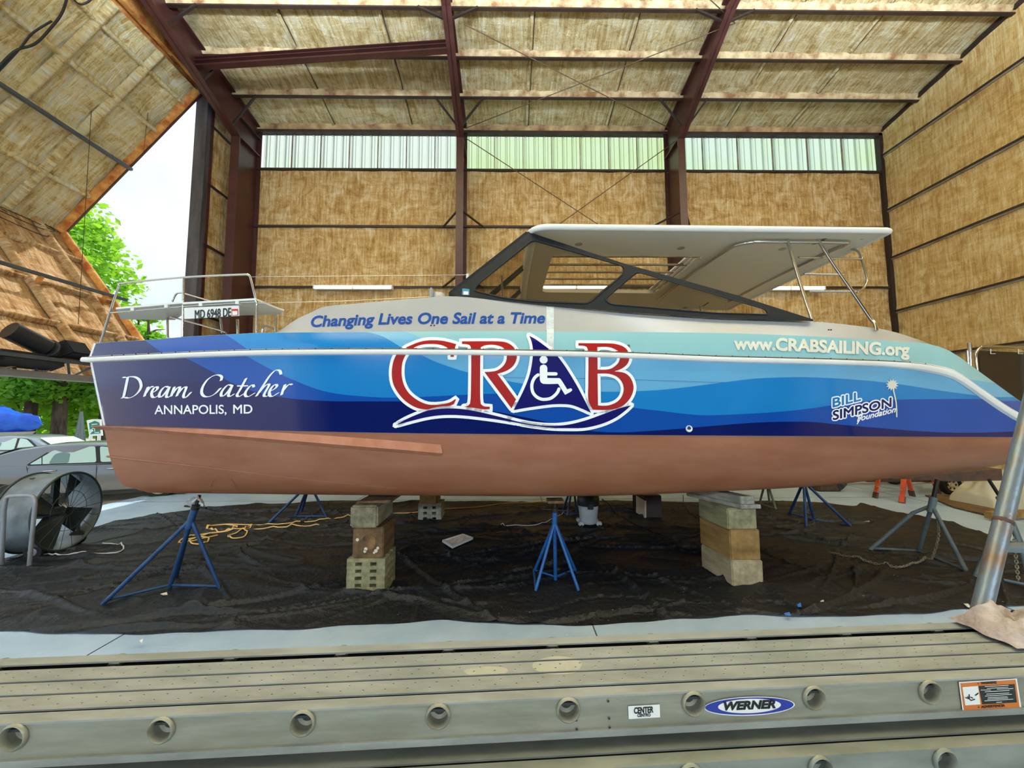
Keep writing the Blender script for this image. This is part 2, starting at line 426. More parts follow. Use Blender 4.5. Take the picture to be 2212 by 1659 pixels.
def translucent(name, c1, c2):
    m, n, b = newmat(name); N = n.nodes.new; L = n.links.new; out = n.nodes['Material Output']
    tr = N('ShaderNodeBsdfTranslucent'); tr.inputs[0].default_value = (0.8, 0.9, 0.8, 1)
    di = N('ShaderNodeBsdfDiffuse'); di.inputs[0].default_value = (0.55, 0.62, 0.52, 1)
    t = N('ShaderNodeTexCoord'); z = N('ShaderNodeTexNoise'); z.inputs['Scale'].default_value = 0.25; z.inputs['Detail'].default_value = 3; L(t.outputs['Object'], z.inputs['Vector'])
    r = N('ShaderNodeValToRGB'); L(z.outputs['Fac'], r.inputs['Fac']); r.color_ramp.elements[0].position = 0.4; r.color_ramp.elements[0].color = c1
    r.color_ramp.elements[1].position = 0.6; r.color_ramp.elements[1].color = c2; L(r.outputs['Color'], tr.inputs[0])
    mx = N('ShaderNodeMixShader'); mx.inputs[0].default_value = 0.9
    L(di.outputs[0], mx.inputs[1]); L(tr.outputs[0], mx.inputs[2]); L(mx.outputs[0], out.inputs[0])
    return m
M['sheet_1'] = translucent('sheet_1', (0.55, 0.62, 0.61, 1), (0.50, 0.61, 0.52, 1)); M['sheet_2'] = translucent('sheet_2', (0.48, 0.61, 0.43, 1), (0.44, 0.57, 0.28, 1)); M['sheet_3'] = translucent('sheet_3', (0.48, 0.61, 0.56, 1), (0.45, 0.60, 0.38, 1))  # green cast of the trees behind is put into the tint, strongest in the middle
def glassmat(name, tint, fac):
    m, n, b = newmat(name); N = n.nodes.new; L = n.links.new; out = n.nodes['Material Output']
    tp = N('ShaderNodeBsdfTransparent'); tp.inputs[0].default_value = tint
    gl = N('ShaderNodeBsdfGlossy'); gl.inputs['Roughness'].default_value = 0.02; gl.inputs[0].default_value = (1, 1, 1, 1)
    mx = N('ShaderNodeMixShader'); mx.inputs[0].default_value = fac
    L(tp.outputs[0], mx.inputs[1]); L(gl.outputs[0], mx.inputs[2]); L(mx.outputs[0], out.inputs[0])
    return m
M['smoked'] = glassmat('smoked_glass', (0.62, 0.57, 0.48, 1), 0.025)
M['car_glass'] = glassmat('car_glass', (0.62, 0.74, 0.70, 1), 0.14)
M['mesh_screen'] = pm('mesh_screen', srgb(46, 36, 26), 0.4, spec=0.6)
def emit(name, col, st):
    m, n, b = newmat(name); b.inputs['Base Color'].default_value = col
    b.inputs['Emission Color'].default_value = col; b.inputs['Emission Strength'].default_value = st; return m
M['tube_lit'] = emit('tube_lit', (1.0, 0.97, 0.88, 1), 2.2)
# ------------------------------------------------------------------ building shell
YB = 12.0                                   # back wall
XR = W(1910, 430, YB).x                     # right wall
XL = -8.6                                   # left (door) wall
ZE = W(1106, 284, YB).z + 0.06              # roof underside at the back wall
SL = 0.155
RIDGE = 2.0
YREAR = -8.0
def zroof(y): return ZE + SL * (YB - y) if y > RIDGE else ZE + SL * (YB - RIDGE) - SL * (RIDGE - y)
def RP(px, py, dz):                          # pixel -> point on the plane dz below the roof
    d = ray(px, py); t = (ZE - dz + SL*YB - CAMZ) / (d.z + SL*d.y)
    return Vector((d.x*t, d.y*t, CAMZ + d.z*t))
FRX = [-8.08, -1.39, 5.30]                   # frame lines

floor = MB().box((-9.45, YREAR - 0.2, -0.25), (XR + 0.15, YB + 0.1, 0)).build('floor', M['concrete']); tag(floor, kind='structure')
j = MB()
xj = F(228, 1393).x
for x in (xj, xj + 4.5, xj + 9.0, xj + 13.5): j.box((x - 0.006, YREAR, 0.0), (x + 0.006, YB, 0.002))
for y in (9.6, 5.6, 1.6): j.box((-9.4, y - 0.006, 0.0), (XR, y + 0.006, 0.002))
# the joints run a little askew, as in the slab
j.build('expansion_joint', M['joint'], floor)
ground = MB().grid(lambda u, v: (-90 + 180*u, -60 + 150*v, -0.07 + 0.02*noise.noise((u*40, v*40, 0))), 60, 50).build('ground', M['gravel']); tag(ground, kind='structure')

def fpanel(parent, mat, fn, lu, lv, nrm, seed, amp=0.025, res=0.13, name='foam_panel'):
    nrm = Vector(nrm).normalized()
    nu = max(2, int(lu / res)); nv = max(2, int(lv / res))
    def g(u, v):
        p = Vector(fn(u, v)); a = u*lu; b = v*lv
        e = min(v, 1 - v) * lv
        h = amp * (noise.noise((a*3.2 + seed*7.1, b*0.8, seed)) + 0.7*noise.noise((a*1.1, b*1.6 + seed, 3.3 + seed)))
        h += 0.05 * exp(-e / 0.10) * (0.7 + 0.8*noise.noise((a*2.0 + seed, 9.0, seed)))
        return p + nrm * h
    def uvf(u, v): return (u*lu + seed*13.7, v*lv + seed*5.3)
    return MB().grid(g, nu, nv, uvf).build(name, mat, parent, smooth=60, normals=False)

# back wall
zg = [W(1106, y, YB).z for y in (370.5, 492, 622, 750)]
zg = [zg[0], zg[1], zg[2], zg[3], 1.35]
wall_back = MB().box((XL - 0.3, YB + 0.06, -0.2), (XR + 0.15, YB + 0.2, zg[0] - 0.02)).build('wall_back', M['tin']); tag(wall_back, kind='structure')
bays = [(XL, FRX[0]), (FRX[0], FRX[1]), (FRX[1], FRX[2]), (FRX[2], XR)]
sd = 0
edges_z = zg + [0.0]
for (x0, x1) in bays[1:]:
    for zt, zb in zip(edges_z, edges_z[1:]):
        sd += 1
        fpanel(wall_back, M['foam_wall'], lambda u, v, x0=x0, x1=x1, zt=zt, zb=zb: (x0 + (x1-x0)*u, YB, zb + (zt-zb)*v), x1-x0, zt-zb, (0, -1, 0), sd)
for z in zg[:-1]:
    MB().box((FRX[0] - 0.1, YB - 0.09, z - 0.03), (XR, YB + 0.06, z + 0.035)).build('girt', M['girt'], wall_back)
# header over the clerestory and lumpy foam along it
hz = W(1106, 293, YB).z
MB().box((FRX[0] - 0.1, YB - 0.12, hz), (XR, YB + 0.06, hz + 0.09)).build('header', M['girt'], wall_back)
# clerestory: three windows of corrugated translucent sheets
wz0, wz1 = zg[0] + 0.03, hz + 0.02
for k, (x0, x1) in enumerate([(FRX[0] + 0.12, FRX[1] - 0.03), (FRX[1] + 0.05, FRX[2] - 0.02), (FRX[2] + 0.05, XR - 0.06)]):
    win = struct('window_%d' % (k + 1), ((x0+x1)/2, YB, wz0))
    n = 7 if k < 2 else 6
    for i in range(n):
        a = x0 + (x1 - x0)*i/n; b = x0 + (x1 - x0)*(i+1)/n
        pts = []
        for r in range(3):
            c0 = a + (b-a)*r/3; w = (b-a)/3
            pts += [(c0, 0), (c0 + w*0.12, 0), (c0 + w*0.17, 0.07), (c0 + w*0.33, 0.07), (c0 + w*0.38, 0), (c0 + w*0.58, 0), (c0 + w*0.62, 0.03), (c0 + w*0.66, 0)]
        pts.append((b, 0))
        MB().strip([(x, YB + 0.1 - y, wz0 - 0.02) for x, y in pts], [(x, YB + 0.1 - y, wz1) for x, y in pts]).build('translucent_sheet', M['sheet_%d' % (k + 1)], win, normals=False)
        if i:
            MB().box((a - 0.012, YB + 0.05, wz0), (a + 0.012, YB + 0.095, wz1)).build('lap_joint', M['lip'], win)

# right wall
wall_right = MB().box((XR + 0.02, YREAR, -0.2), (XR + 0.15, YB + 0.2, ZE - 0.3)).build('wall_right', M['tin']); tag(wall_right, kind='structure')
MB().prism([(XR + 0.02, YREAR, ZE - 0.3), (XR + 0.02, YB + 0.2, ZE - 0.3), (XR + 0.02, YB + 0.2, zroof(YB)), (XR + 0.02, RIDGE, zroof(RIDGE)), (XR + 0.02, YREAR, zroof(YREAR))], (0.13, 0, 0)).build('gable_sheet', M['tin'], wall_right)
zr = [WX(1904, 340.6, XR).z, WX(1914.7, 458, XR).z, WX(1926, 560, XR).z, WX(1931.6, 674, XR).z]
zr = [W(1904, 340.6, YB).z, W(1914.7, 458, YB).z, W(1924, 560, YB).z, W(1931.6, 674, YB).z]
zr.append(zr[3] - 1.55); zr.append(0.0)
YN = 4.0
for i in range(len(zr)):
    zt = zr[i-1] if i else None; zb = zr[i]; sd += 1
    def fr(u, v, zt=zt, zb=zb):
        y = YB + (YN - YB)*u; t = zroof(y) if zt is None else zt
        return (XR, y, zb + (t - zb)*v)
    fpanel(wall_right, M['foam_right'], fr, YB - YN, (zt or ZE) - zb, (-1, 0, 0), sd, amp=0.02, res=0.16)
    if i < len(zr) - 1:
        MB().box((XR - 0.07, YN, zb - 0.025), (XR + 0.02, YB, zb + 0.03)).build('girt', M['girt'], wall_right)
        MB().box((XR - 0.055, YN, zb - 0.075), (XR + 0.02, YB, zb - 0.025)).build('girt_lip', M['lip'], wall_right)
MB().box((XR - 0.01, YREAR, 0), (XR + 0.02, YN, zroof(YREAR) - 0.05)).build('liner', M['foam_right'], wall_right)
cb = MB().box((XR - 0.12, YB - 0.12, 0), (XR + 0.02, YB + 0.06, ZE)); cb.build('corner_post', M['steel_dark'], wall_right)
MB().prism([(XR - 0.09, YB, zroof(YB) - 0.12), (XR - 0.09, RIDGE, zroof(RIDGE) - 0.12), (XR - 0.09, RIDGE, zroof(RIDGE)), (XR - 0.09, YB, zroof(YB))], (0.11, 0, 0)).build('rake_angle', M['steel_dark'], wall_right)

# rear wall (behind the camera) and the rest of the door wall
wall_front = MB().box((XL - 0.3, YREAR - 0.15, -0.2), (XR + 0.15, YREAR, zroof(YREAR) + 0.1)).build('wall_front', M['wall_dark']); tag(wall_front, kind='structure')
ZD = W(425, 196, 10.5).z                     # door head
YJ = 10.55                                    # door jamb nearest the back wall
wall_left = MB().box((XL - 0.14, YJ, -0.2), (XL - 0.02, YB + 0.2, ZE)).build('wall_left', M['tin']); tag(wall_left, kind='structure')
MB().box((XL - 0.14, YREAR, -0.2), (XL - 0.02, -5.0, ZD)).build('wall_sheet', M['tin'], wall_left)
MB().prism([(XL - 0.14, YREAR, ZD), (XL - 0.14, YB + 0.2, ZD), (XL - 0.14, YB + 0.2, zroof(YB)), (XL - 0.14, RIDGE, zroof(RIDGE)), (XL - 0.14, YREAR, zroof(YREAR))], (0.12, 0, 0)).build('gable_sheet', M['foam_edge'], wall_left)
zl = [ZE, W(455, 300, 11.2).z, W(450, 420, 11.2).z, W(450, 545, 11.2).z, W(450, 690, 11.2).z, 1.2, 0.0]
for zt, zb in zip(zl, zl[1:]):
    sd += 1
    fpanel(wall_left, M['foam_wall'], lambda u, v, zt=zt, zb=zb: (XL, YJ + 0.15 + (YB - YJ - 0.15)*u, zb + (zt-zb)*v), YB - YJ - 0.25, zt - zb, (1, 0, 0), sd)
    if zb > 0.1: MB().box((XL - 0.02, YJ + 0.1, zb - 0.03), (XL + 0.07, YB, zb + 0.03)).build('girt', M['girt'], wall_left)
MB().box((XL - 0.3, YJ - 0.05, 0), (XL + 0.03, YJ + 0.10, ZD + 0.3)).build('door_jamb', M['jamb'], wall_left)
MB().box((XL - 0.02, YJ + 0.10, 0), (XL + 0.05, YJ + 0.20, ZD + 0.3)).build('jamb_flange', M['steel_brown'], wall_left)

# roof
ceiling = MB().prism([(XL - 0.3, YB + 0.2, zroof(YB) + 0.02), (XL - 0.3, RIDGE, zroof(RIDGE) + 0.05), (XL - 0.3, YREAR - 0.2, zroof(YREAR) + 0.02),
                      (XL - 0.3, YREAR - 0.2, zroof(YREAR) + 0.2), (XL - 0.3, RIDGE, zroof(RIDGE) + 0.25), (XL - 0.3, YB + 0.2, zroof(YB) + 0.2)], (XR - XL + 0.5, 0, 0)).build('ceiling', M['foam_roof'])
tag(ceiling, kind='structure')
yp = [RP(1151, y, 0.2).y for y in (212.5, 126.6, 19.6)]
dpy = (yp[0] - yp[2]) / 2
ys = [YB] + yp + [yp[2] - dpy, yp[2] - 2*dpy]
for (x0, x1) in [(XL, FRX[0])] + bays[1:]:
    for ya, yb in zip(ys, ys[1:]):
        sd += 1
        if x1 - x0 < 1.5: continue
        fpanel(ceiling, M['foam_roof'], lambda u, v, x0=x0, x1=x1, ya=ya, yb=yb: (x0 + (x1-x0)*u, ya + (yb-ya)*v, zroof(ya + (yb-ya)*v)), x1-x0, ya-yb, (0, 0, -1), sd, amp=0.035, res=0.10)
for k, y in enumerate(ys):
    if k == 0: continue
    z = zroof(y)
    MB().box((FRX[0] - 0.3, y - 0.02, z - 0.20), (XR, y + 0.06, z - 0.165)).build('purlin', M['girt'], ceiling)
    def lump(u, v, y=y, z=z, k=k):
        x = FRX[0] - 0.2 + (XR - FRX[0] + 0.2)*u
        n1 = noise.noise((x*1.3, k*5.0, 0)); n2 = noise.noise((x*4.2, k*3.0, 2))
        a = v * pi * 0.55
        r = 0.07 + 0.035*n1 + 0.025*n2
        return (x, y + 0.02 - r*1.5*sin(a)*0.8, z - 0.17 + 0.20*(v**1.2) - 0.03*n2*(1-v))
    MB().grid(lump, 150, 5).build('foam_fillet', M['foam_lump'], ceiling, smooth=60)
# foam fillet along the eave
M['foam_lump2'] = pm('foam_lump2', srgb(120, 82, 52), 0.8, col2=srgb(196, 168, 120), vscale=2.2, bump=0.6, bscale=14)
def lump0(u, v):
    x = FRX[0] + (XR - FRX[0])*u; n1 = noise.noise((x*1.3, 1.7, 0)); n2 = noise.noise((x*4.0, 8.0, 2)); r = 0.10 + 0.05*n1 + 0.03*n2
    return (x, YB - 0.10 - r*sin(v*pi/2), zroof(YB) - 0.13 + 0.03*n2 + 0.15*v)
MB().grid(lump0, 150, 5).build('foam_fillet', M['foam_lump2'], ceiling, smooth=60)
for x in (-5.6, -3.1, 0.65, 3.25, 7.15, 9.3):
    for ya, yb in zip(ys, ys[1:]):
        def bt(u, v, x=x, ya=ya, yb=yb):
            y = ya - 0.1 + (yb - ya + 0.05)*u; a = v*pi
            w = 0.045 + 0.012*noise.noise((x, y*3, 0))
            return (x + w*cos(a) + 0.02*noise.noise((x, y*1.5, 4)), y, zroof(y) - 0.02 - w*1.1*sin(a))
        MB().grid(bt, 14, 6, lambda u, v, x=x, ya=ya: (v*0.12 + x, u*1.1 + ya)).build('batten', M['foam_roof'], ceiling, smooth=60)
        MB().tube([Vector((x + 0.062 + 0.02*noise.noise((x, (ya + (yb-ya)*k/8)*1.5, 4)), ya + (yb-ya)*k/8, zroof(ya + (yb-ya)*k/8) - 0.022)) for k in range(9)], 0.010, 5).build('seam', M['girt'], ceiling)

# steel frames: column, rafter, flange braces
def isec(mb, path, web, t=0.03):
    pass
YF = 11.0
zk = W(992, 299, YF).z
for k, x in enumerate(FRX):
    fr = struct('trim_%d' % (k + 1), (x, YF, 0)); hw = 0.13 if k == 0 else 0.11
    col = MB()
    col.box((x - hw, YF - 0.03, 0), (x + hw, YF, zk + 0.02))                 # inner flange
    col.box((x - 0.012, YF, 0), (x + 0.012, YB - 0.02, zk))    # web
    col.box((x - hw, YB - 0.05, 0), (x + hw, YB - 0.02, zroof(YB) - 0.1))    # outer flange
    col.build('column', M['steel_brown'], fr)
    # rafter: web prism from the knee to the ridge, deep at the knee
    prof = [(YF, zk), (8.25, zroof(8.25) - 0.47), (6.0, zroof(6.0) - 0.47), (RIDGE, zroof(RIDGE) - 0.45)]
    if k == 0:
        y1_, y2_ = -x*FOC/676, -x*FOC/836
        prof = [(YF, zk), (y1_, W(436, 207, y1_).z), (y2_, W(278, 0, y2_).z), (6.0, zroof(6.0) - 0.5), (RIDGE, zroof(RIDGE) - 0.45)]
    raf = MB()
    top = [(YB - 0.03, zroof(YB) - 0.06), (RIDGE, zroof(RIDGE) - 0.06)]
    raf.prism([(x - 0.012, a, b) for a, b in prof] + [(x - 0.012, a, b) for a, b in reversed(top)] + [(x - 0.012, YB - 0.03, zk)], (0.024, 0, 0))
    for (a, b), (c, d) in zip(prof, prof[1:]):
        raf.prism([(x - hw, a, b), (x - hw, c, d), (x - hw, c, d + 0.03), (x - hw, a, b + 0.03)], (2*hw, 0, 0))
    raf.prism([(x - hw, YB - 0.05, zroof(YB) - 0.1), (x - hw, RIDGE, zroof(RIDGE) - 0.1), (x - hw, RIDGE, zroof(RIDGE) - 0.07), (x - hw, YB - 0.05, zroof(YB) - 0.07)], (2*hw, 0, 0))
    # rear half, behind the camera
    raf.prism([(x - hw, RIDGE, zroof(RIDGE) - 0.45), (x - hw, YREAR + 0.2, zroof(YREAR) - 0.8), (x - hw, YREAR + 0.2, zroof(YREAR) - 0.08), (x - hw, RIDGE, zroof(RIDGE) - 0.08)], (2*hw, 0, 0))
    raf.build('rafter', M['steel_brown'], fr)
    stf = MB().obox((x - hw, YF, zk), (2*hw, 0, 0), (0, 0.9, 0.02), (0, 0, 0.03)).build('stiffener', M['steel_brown'], fr)
    for y in ys[1:5:2] if k else ys[1:4]:
        zb = interp(list(reversed(prof)), y) + 0.05
        for s in ((-1, 1) if k else (1,)):
            MB().bar((x + s*0.05, y, zb), (x + s*0.72, y, zroof(y) - 0.17), 0.05, 0.05).build('flange_brace', M['steel_dark'], fr)
    for z in (zg[1], zg[2]) if k else ():
        for s in (-1, 1):
            MB().bar((x + s*0.08, YF + 0.02, z + 0.02), (x + s*0.65, YB - 0.05, z - 0.01), 0.045, 0.045).build('flange_brace', M['steel_dark'], fr)
    if k == 0:
        MB().box((x - hw, YF, W(520, 280, 11.5).z - 0.02), (x + hw, YB - 0.05, W(520, 280, 11.5).z)).build('stiffener', M['steel_dark'], fr)
# eave strut between the first two frames
st = struct('trim_4', (-4.6, 9.2, 10.6))
A = W(412, 138, 9.45); B = W(966, 101, 9.0)
d = (B - A).normalized()
s_ = MB(); s_.bar(A, B, 0.20, 0.02, (0, 0, 1)); s_.bar(A + Vector((0, 0, 0.115)), B + Vector((0, 0, 0.115)), 0.16, 0.02); s_.bar(A - Vector((0, 0, 0.115)), B - Vector((0, 0, 0.115)), 0.16, 0.02); s_.bar(A, B, 0.02, 0.23)
s_.build('eave_strut', M['steel_brown'], st)
# rod bracing of the middle bay
rb = struct('trim_5', (2, 11.5, 8))
def rod(a, b, r=0.012): MB().tube([a, b], r, 6).build('brace_rod', M['rod'], rb)
rod(W(1004, 297, 11.3), W(1395, 552, 11.9)); rod(W(1462, 303, 11.3), W(1130, 540, 11.9))
rod(RP(1002, 52, 0.35), RP(1458, 283, 0.25)); rod(RP(1588, 50, 0.35), RP(1006, 277, 0.25))
rod(RP(1588, 50, 0.35), RP(1440, -90, 0.3)); rod(W(540, 330, 11.6), W(370, 120, 9.3))

# bifold door: two foam-lined leaves hanging out over the apron
door = struct('door_1', (XL - 0.2, 8.0, ZD))
YE = 10.45
HN = W(427, 197, YE); FO = W(131, 499, YE)
L1 = sqrt((HN.x-FO.x)**2 + (HN.z-FO.z)**2)
hd0 = MB().prism([(HN.x - 0.05, YE, HN.z - 0.02), (XL + 0.0, YE, ZD + 0.45), (XL - 0.12, YE, ZD + 0.45), (HN.x - 0.15, YE, HN.z)], (0, YREAR - YE, 0)).build('head_flashing', M['foam_edge'], wall_left)
lowd = W(301, 737, YE) - FO; lowd.y = 0; lowd.normalize()
BO = FO + lowd * L1
YNEAR = 5.4
def leaf(P, Q, mat, name, ribs_y, rails, seed):
    P = Vector(P); Q = Vector(Q); d = Q - P; ln = Vector((d.x, 0, d.z)).length
    nrm = Vector((-d.z, 0, d.x)).normalized()
    if nrm.x < 0: nrm = -nrm
    def at(y, s, h=0): p = P + d*s; return Vector((p.x, y, p.z)) + nrm*h
    root = MB().obox(at(YE, 0, -0.12), at(YE, 1, -0.12) - at(YE, 0, -0.12), Vector((0, YNEAR - YE, 0)), nrm*0.06).build(name, M['tin'], door)
    yy = sorted(ribs_y, reverse=True); n = 0
    for ya, yb in zip(yy, yy[1:]):
        for sa, sb in zip(rails, rails[1:]):
            n += 1
            fpanel(root, mat, lambda u, v, ya=ya, yb=yb, sa=sa, sb=sb: at(ya + (yb-ya)*u, sa + (sb-sa)*v), ya - yb, (sb-sa)*ln, nrm, seed + n, amp=0.07, res=0.07)
    for y in yy:
        def rib(u, v, y=y):
            a = v*pi; w = 0.09 + 0.02*noise.noise((u*9, y, 1))
            return at(y + w*cos(a), u, 0.02 + 0.14*sin(a))
        MB().grid(rib, 40, 8, lambda u, v, y=y: (u*5.2 + y, v*0.3)).build('slope_rib', M['foam_edge'] if y == yy[0] else mat, root, smooth=60)
    for s in rails[1:-1]:
        def rl(u, v, s=s):
            a = v*pi; w = (0.065 + 0.015*noise.noise((u*30, s*9, 1)))/ln
            return at(YE + (YNEAR - YE)*u, s + w*cos(a), 0.015 + 0.11*sin(a))
        MB().grid(rl, 60, 8, lambda u, v, s=s: (u*5.0 + s*7, v*0.3)).build('cross_rib', mat, root, smooth=60)
    return at, root
def plane_y(px, py, P, Q):
    d = ray(px, py); e = Q - P; nrm = Vector((-e.z, 0, e.x)); t = (P - Vector((0,0,CAMZ))).dot(nrm) / d.dot(nrm)
    return (d*t).y
y1 = plane_y(177, 278, HN, FO); y2 = y1 - (YE - y1)*0.95
rel = [YE, y1, y1 - 1.15, y1 - 2.3, YNEAR]
at1, leaf1 = leaf(HN, FO, M['foam_leaf'], 'upper_leaf', [YE - 0.06, y1, y1 - 1.15, y1 - 2.3, YNEAR], [0.0, 0.10, 0.30, 0.535, 0.77, 1.0], 50)
at2, leaf2 = leaf(FO, BO, M['foam_low'], 'lower_leaf', [YE - 0.06, YE - 0.62, YE - 1.9, y1 - 2.2, YNEAR], [0.0, 0.22, 0.48, 0.72, 1.0], 80)
MB().bar(at1(YE, 0.0, 0.06), at1(YE, 1, 0.06), 0.05, 0.20, (1, 0, 1)).build('edge_angle', M['steel_brown'], leaf1)
MB().bar(at1(YE + 0.02, 0.535, 0.20), at1(YNEAR, 0.535, 0.20), 0.09, 0.07).build('stiffener_tube', M['strut_grey'], leaf1)
MB().bar(at2(YE + 0.02, 0.50, 0.34), at2(YNEAR, 0.50, 0.34), 0.07, 0.07).build('stiffener_tube', M['strut_grey'], leaf2)
for y in (YE - 0.5, YE - 1.9, YE - 3.2):
    MB().bar(at2(y, 0.53, 0.0), at2(y, 0.50, 0.34), 0.07, 0.07).build('bracket', M['foam_edge'], leaf2)
# foot truss
tr = MB()
tr.bar(at2(YE, 0.985, 0.38), at2(YNEAR, 0.985, 0.38), 0.09, 0.07)
tr.build('foot_truss_chord', M['strut_grey'], leaf2)
MB().bar(at2(YE, 1.005, 0.03), at2(YNEAR, 1.005, 0.03), 0.14, 0.12).build('foot_channel', M['grey_frame'], leaf2)
for i in range(9):
    y = YE - 0.25 - i*0.55
    MB().bar(at2(y, 1.0, 0.04), at2(y - 0.25, 0.985, 0.38), 0.035, 0.035).build('truss_web', M['strut_grey'], leaf2)
    MB().bar(at2(y - 0.25, 0.985, 0.38), at2(y - 0.5, 1.0, 0.04), 0.035, 0.035).build('truss_web', M['strut_grey'], leaf2)
# hoist motor riding on the foot truss
hm = MB(); o = at2(7.7, 0.97, 0.34)
dd = (at2(7.7, 0.85, 0.34) - o).normalized()
hm.obox(o + Vector((0, -0.05, 0)), Vector((0.30, 0, 0.12)), Vector((0, 0.38, 0)), dd*0.34)
hm.build('hoist_gearbox', M['frame_black'], door, bevel=0.02)
hm = MB().tube([o + Vector((-0.02, -0.25, 0.18)), o + Vector((-0.10, -0.75, 0.42))], 0.17, 16)
hm.tube([o + Vector((-0.02, -0.2, 0.16)), o + Vector((0, -0.25, 0.18))], 0.19, 16)
hm.build('hoist_motor', M['vac_black'], door, smooth=40)
MB().obox(o + Vector((-0.1, -0.95, -0.25)), Vector((0.25, 0, 0.1)), Vector((0, 0.9, 0)), Vector((-0.1, 0, 0.2))).build('hoist_mount', M['frame_black'], door)
MB().bar(at2(8.15, 0.98, 0.40), at2(8.5, 0.97, 0.42), 0.26, 0.02).build('hoist_plate', M['strut_grey'], door)
for p, q in (((213, -20, 9.2), (163, 800, 9.0)), ((355, 90, 9.9), (330, 190, 10.2)), ((333, 120, 9.6), (310, 330, 10.3))):
    MB().tube([W(*p), W(*q)], 0.006, 5).build('lift_cable', M['wire'], door)
# black power cables looping under the upper leaf
def lp(px, py, off=0.22): return W(px, py, plane_y(px, py, HN, FO) - off)
MB().tube(catmull([lp(-20, 165), lp(30, 112), lp(75, 95), lp(110, 60), lp(135, 25), lp(150, -25)], 6), 0.022, 7).build('power_cable', M['cord_black'], door, smooth=60)
MB().tube(catmull([lp(-20, 172), lp(40, 108), lp(70, 72), lp(112, 45)], 6), 0.018, 7).build('power_cable', M['cord_black'], door, smooth=60)
MB().tube(catmull([lp(155, -10), lp(165, 5), lp(178, 9), lp(195, 0), lp(205, -20)], 6), 0.018, 7).build('power_cable', M['cord_black'], door, smooth=60)
for dy in (0, 0.12, 0.3):
    MB().tube(catmull([at1(YE - 0.3 - dy, 0.995, 0.05), at2(YE - 0.25 - dy, 0.06, 0.12), at2(YE - 0.9, 0.05 + dy*0.3, 0.12), at2(YE - 2.6, 0.02 + dy*0.2, 0.10)], 8), 0.010, 5).build('fold_cable', M['cord_black'], door)

# ------------------------------------------------------------------ lamps
def tube_lamp(px0, px1, py, label, dim=False):
    a = W(px0, py, YB - 0.25); b = W(px1, py, YB - 0.25); mid = (a + b)/2
    t = thing('fluorescent_light', label, 'light', mid, 'twin-tube fluorescent lights along the back wall girt')
    MB().box((a.x, a.y + 0.03, a.z - 0.05), (b.x, a.y + 0.16, a.z + 0.05)).build('housing', M['white_plastic'], t)
    h = (b.x - a.x)/2
    for k in (0, 1):
        for dz in (-0.03, 0.03):
            MB().tube([(a.x + h*k + 0.02, a.y, a.z + dz), (a.x + h*(k+1) - 0.02, a.y, a.z + dz)], 0.024, 10).build('tube', M['tube_lit'], t, smooth=50)
    for x in (a.x, mid.x, b.x):
        MB().box((x - 0.02, a.y - 0.03, a.z - 0.06), (x + 0.02, a.y + 0.14, a.z + 0.06)).build('end_cap', M['white_plastic'], t)
tube_lamp(678, 846, 620, 'lit fluorescent light on the wall girt above the bow deck')
tube_lamp(1160, 1330, 620, 'lit fluorescent light on the wall girt seen through the smoked window')
tube_lamp(1635, 1781, 622, 'lit fluorescent light on the wall girt behind the stern tubes')
for x in (-5.2, -0.2, 5.0, 9.2):  # fixtures added out of view to brighten the inside of the shed
    for y in (5.4, 1.6, -7.6):
        z = zroof(y) - 2.4 if y > 0 else 4.6
        t = thing('added_fill_light', 'long white fill light added out of view, %s, %s' % ({-5.2: 'door side', -0.2: 'left of the middle', 5.0: 'right of the middle', 9.2: 'wall side'}[x], {5.4: 'row above the boat', 1.6: 'row above the planks', -7.6: 'row on the front wall behind the camera'}[y]), 'light', (x, y, z), 'fill lights added out of view')
        MB().prism([(x - 1.2, y - 0.17, z), (x - 1.2, y + 0.17, z), (x - 1.2, y + 0.06, z + 0.08), (x - 1.2, y - 0.06, z + 0.08)], (2.4, 0, 0)).build('reflector', M['white_plastic'], t)
        for dy in (-0.07, 0.07):
            MB().tube([(x - 1.18, y + dy, z - 0.03), (x + 1.18, y + dy, z - 0.03)], 0.02, 8).build('tube', M['tube_lit'], t)
        for dx in (-0.9, 0.9):
            MB().tube([(x + dx, y, z + 0.06), (x + dx, y, zroof(y) + 0.02) if y > 0 else (x + dx, YREAR, z + 0.06)], 0.006, 5).build('hanger', M['wire'], t)
        lamp_pair((x, y, z), t, {5.4: ((180, 2.0), (97, 0.16)), 1.6: ((180, 2.1), (0, 0.30)), -7.6: ((90, 1.35),)}[y], 1.5 if x < -5 and y > 0 else 1.0)
# ------------------------------------------------------------------ catamaran
YH, YC, HB = 4.25, 4.80, 0.55                 # near hull: outer side, centre plane, half beam
YMID = 6.38                                   # centreline of the boat
XE = W(2296, 930, 4.3).x                      # stern end of the hull
mir = lambda p: Vector((p[0], 2*YMID - p[1], p[2]))
RAIL = [(180,777),(330,770),(440,765),(580,761),(800,759.5),(1000,760.5),(1240,764),(1400,769),(1540,775),(1700,779),(1844,783),(1935,787),(1996,793),(2057,808),(2102,838),(2163,880),(2206,905),(2260,930),(2330,952)]
BTOP = [(200,742),(250,738),(310,735),(400,727.5),(500,722),(560,719),(700,717.5),(1000,715.5),(1180,716),(1540,719),(1700,724),(1800,729),(1900,735),(1960,739),(2000,742),(2050,757),(2120,806),(2212,872),(2300,925)]
WL = [(205,918.5),(400,924),(580,930),(900,936),(1240,939),(1540,941),(1874,943),(2187,944.5),(2330,945)]
BOT = [(262,1053),(300,1061),(430,1065),(800,1070),(1100,1072),(1240,1072),(1350,1070),(1540,1062),(1753,1051),(1935,1032),(2030,1021),(2178,1000),(2330,968)]
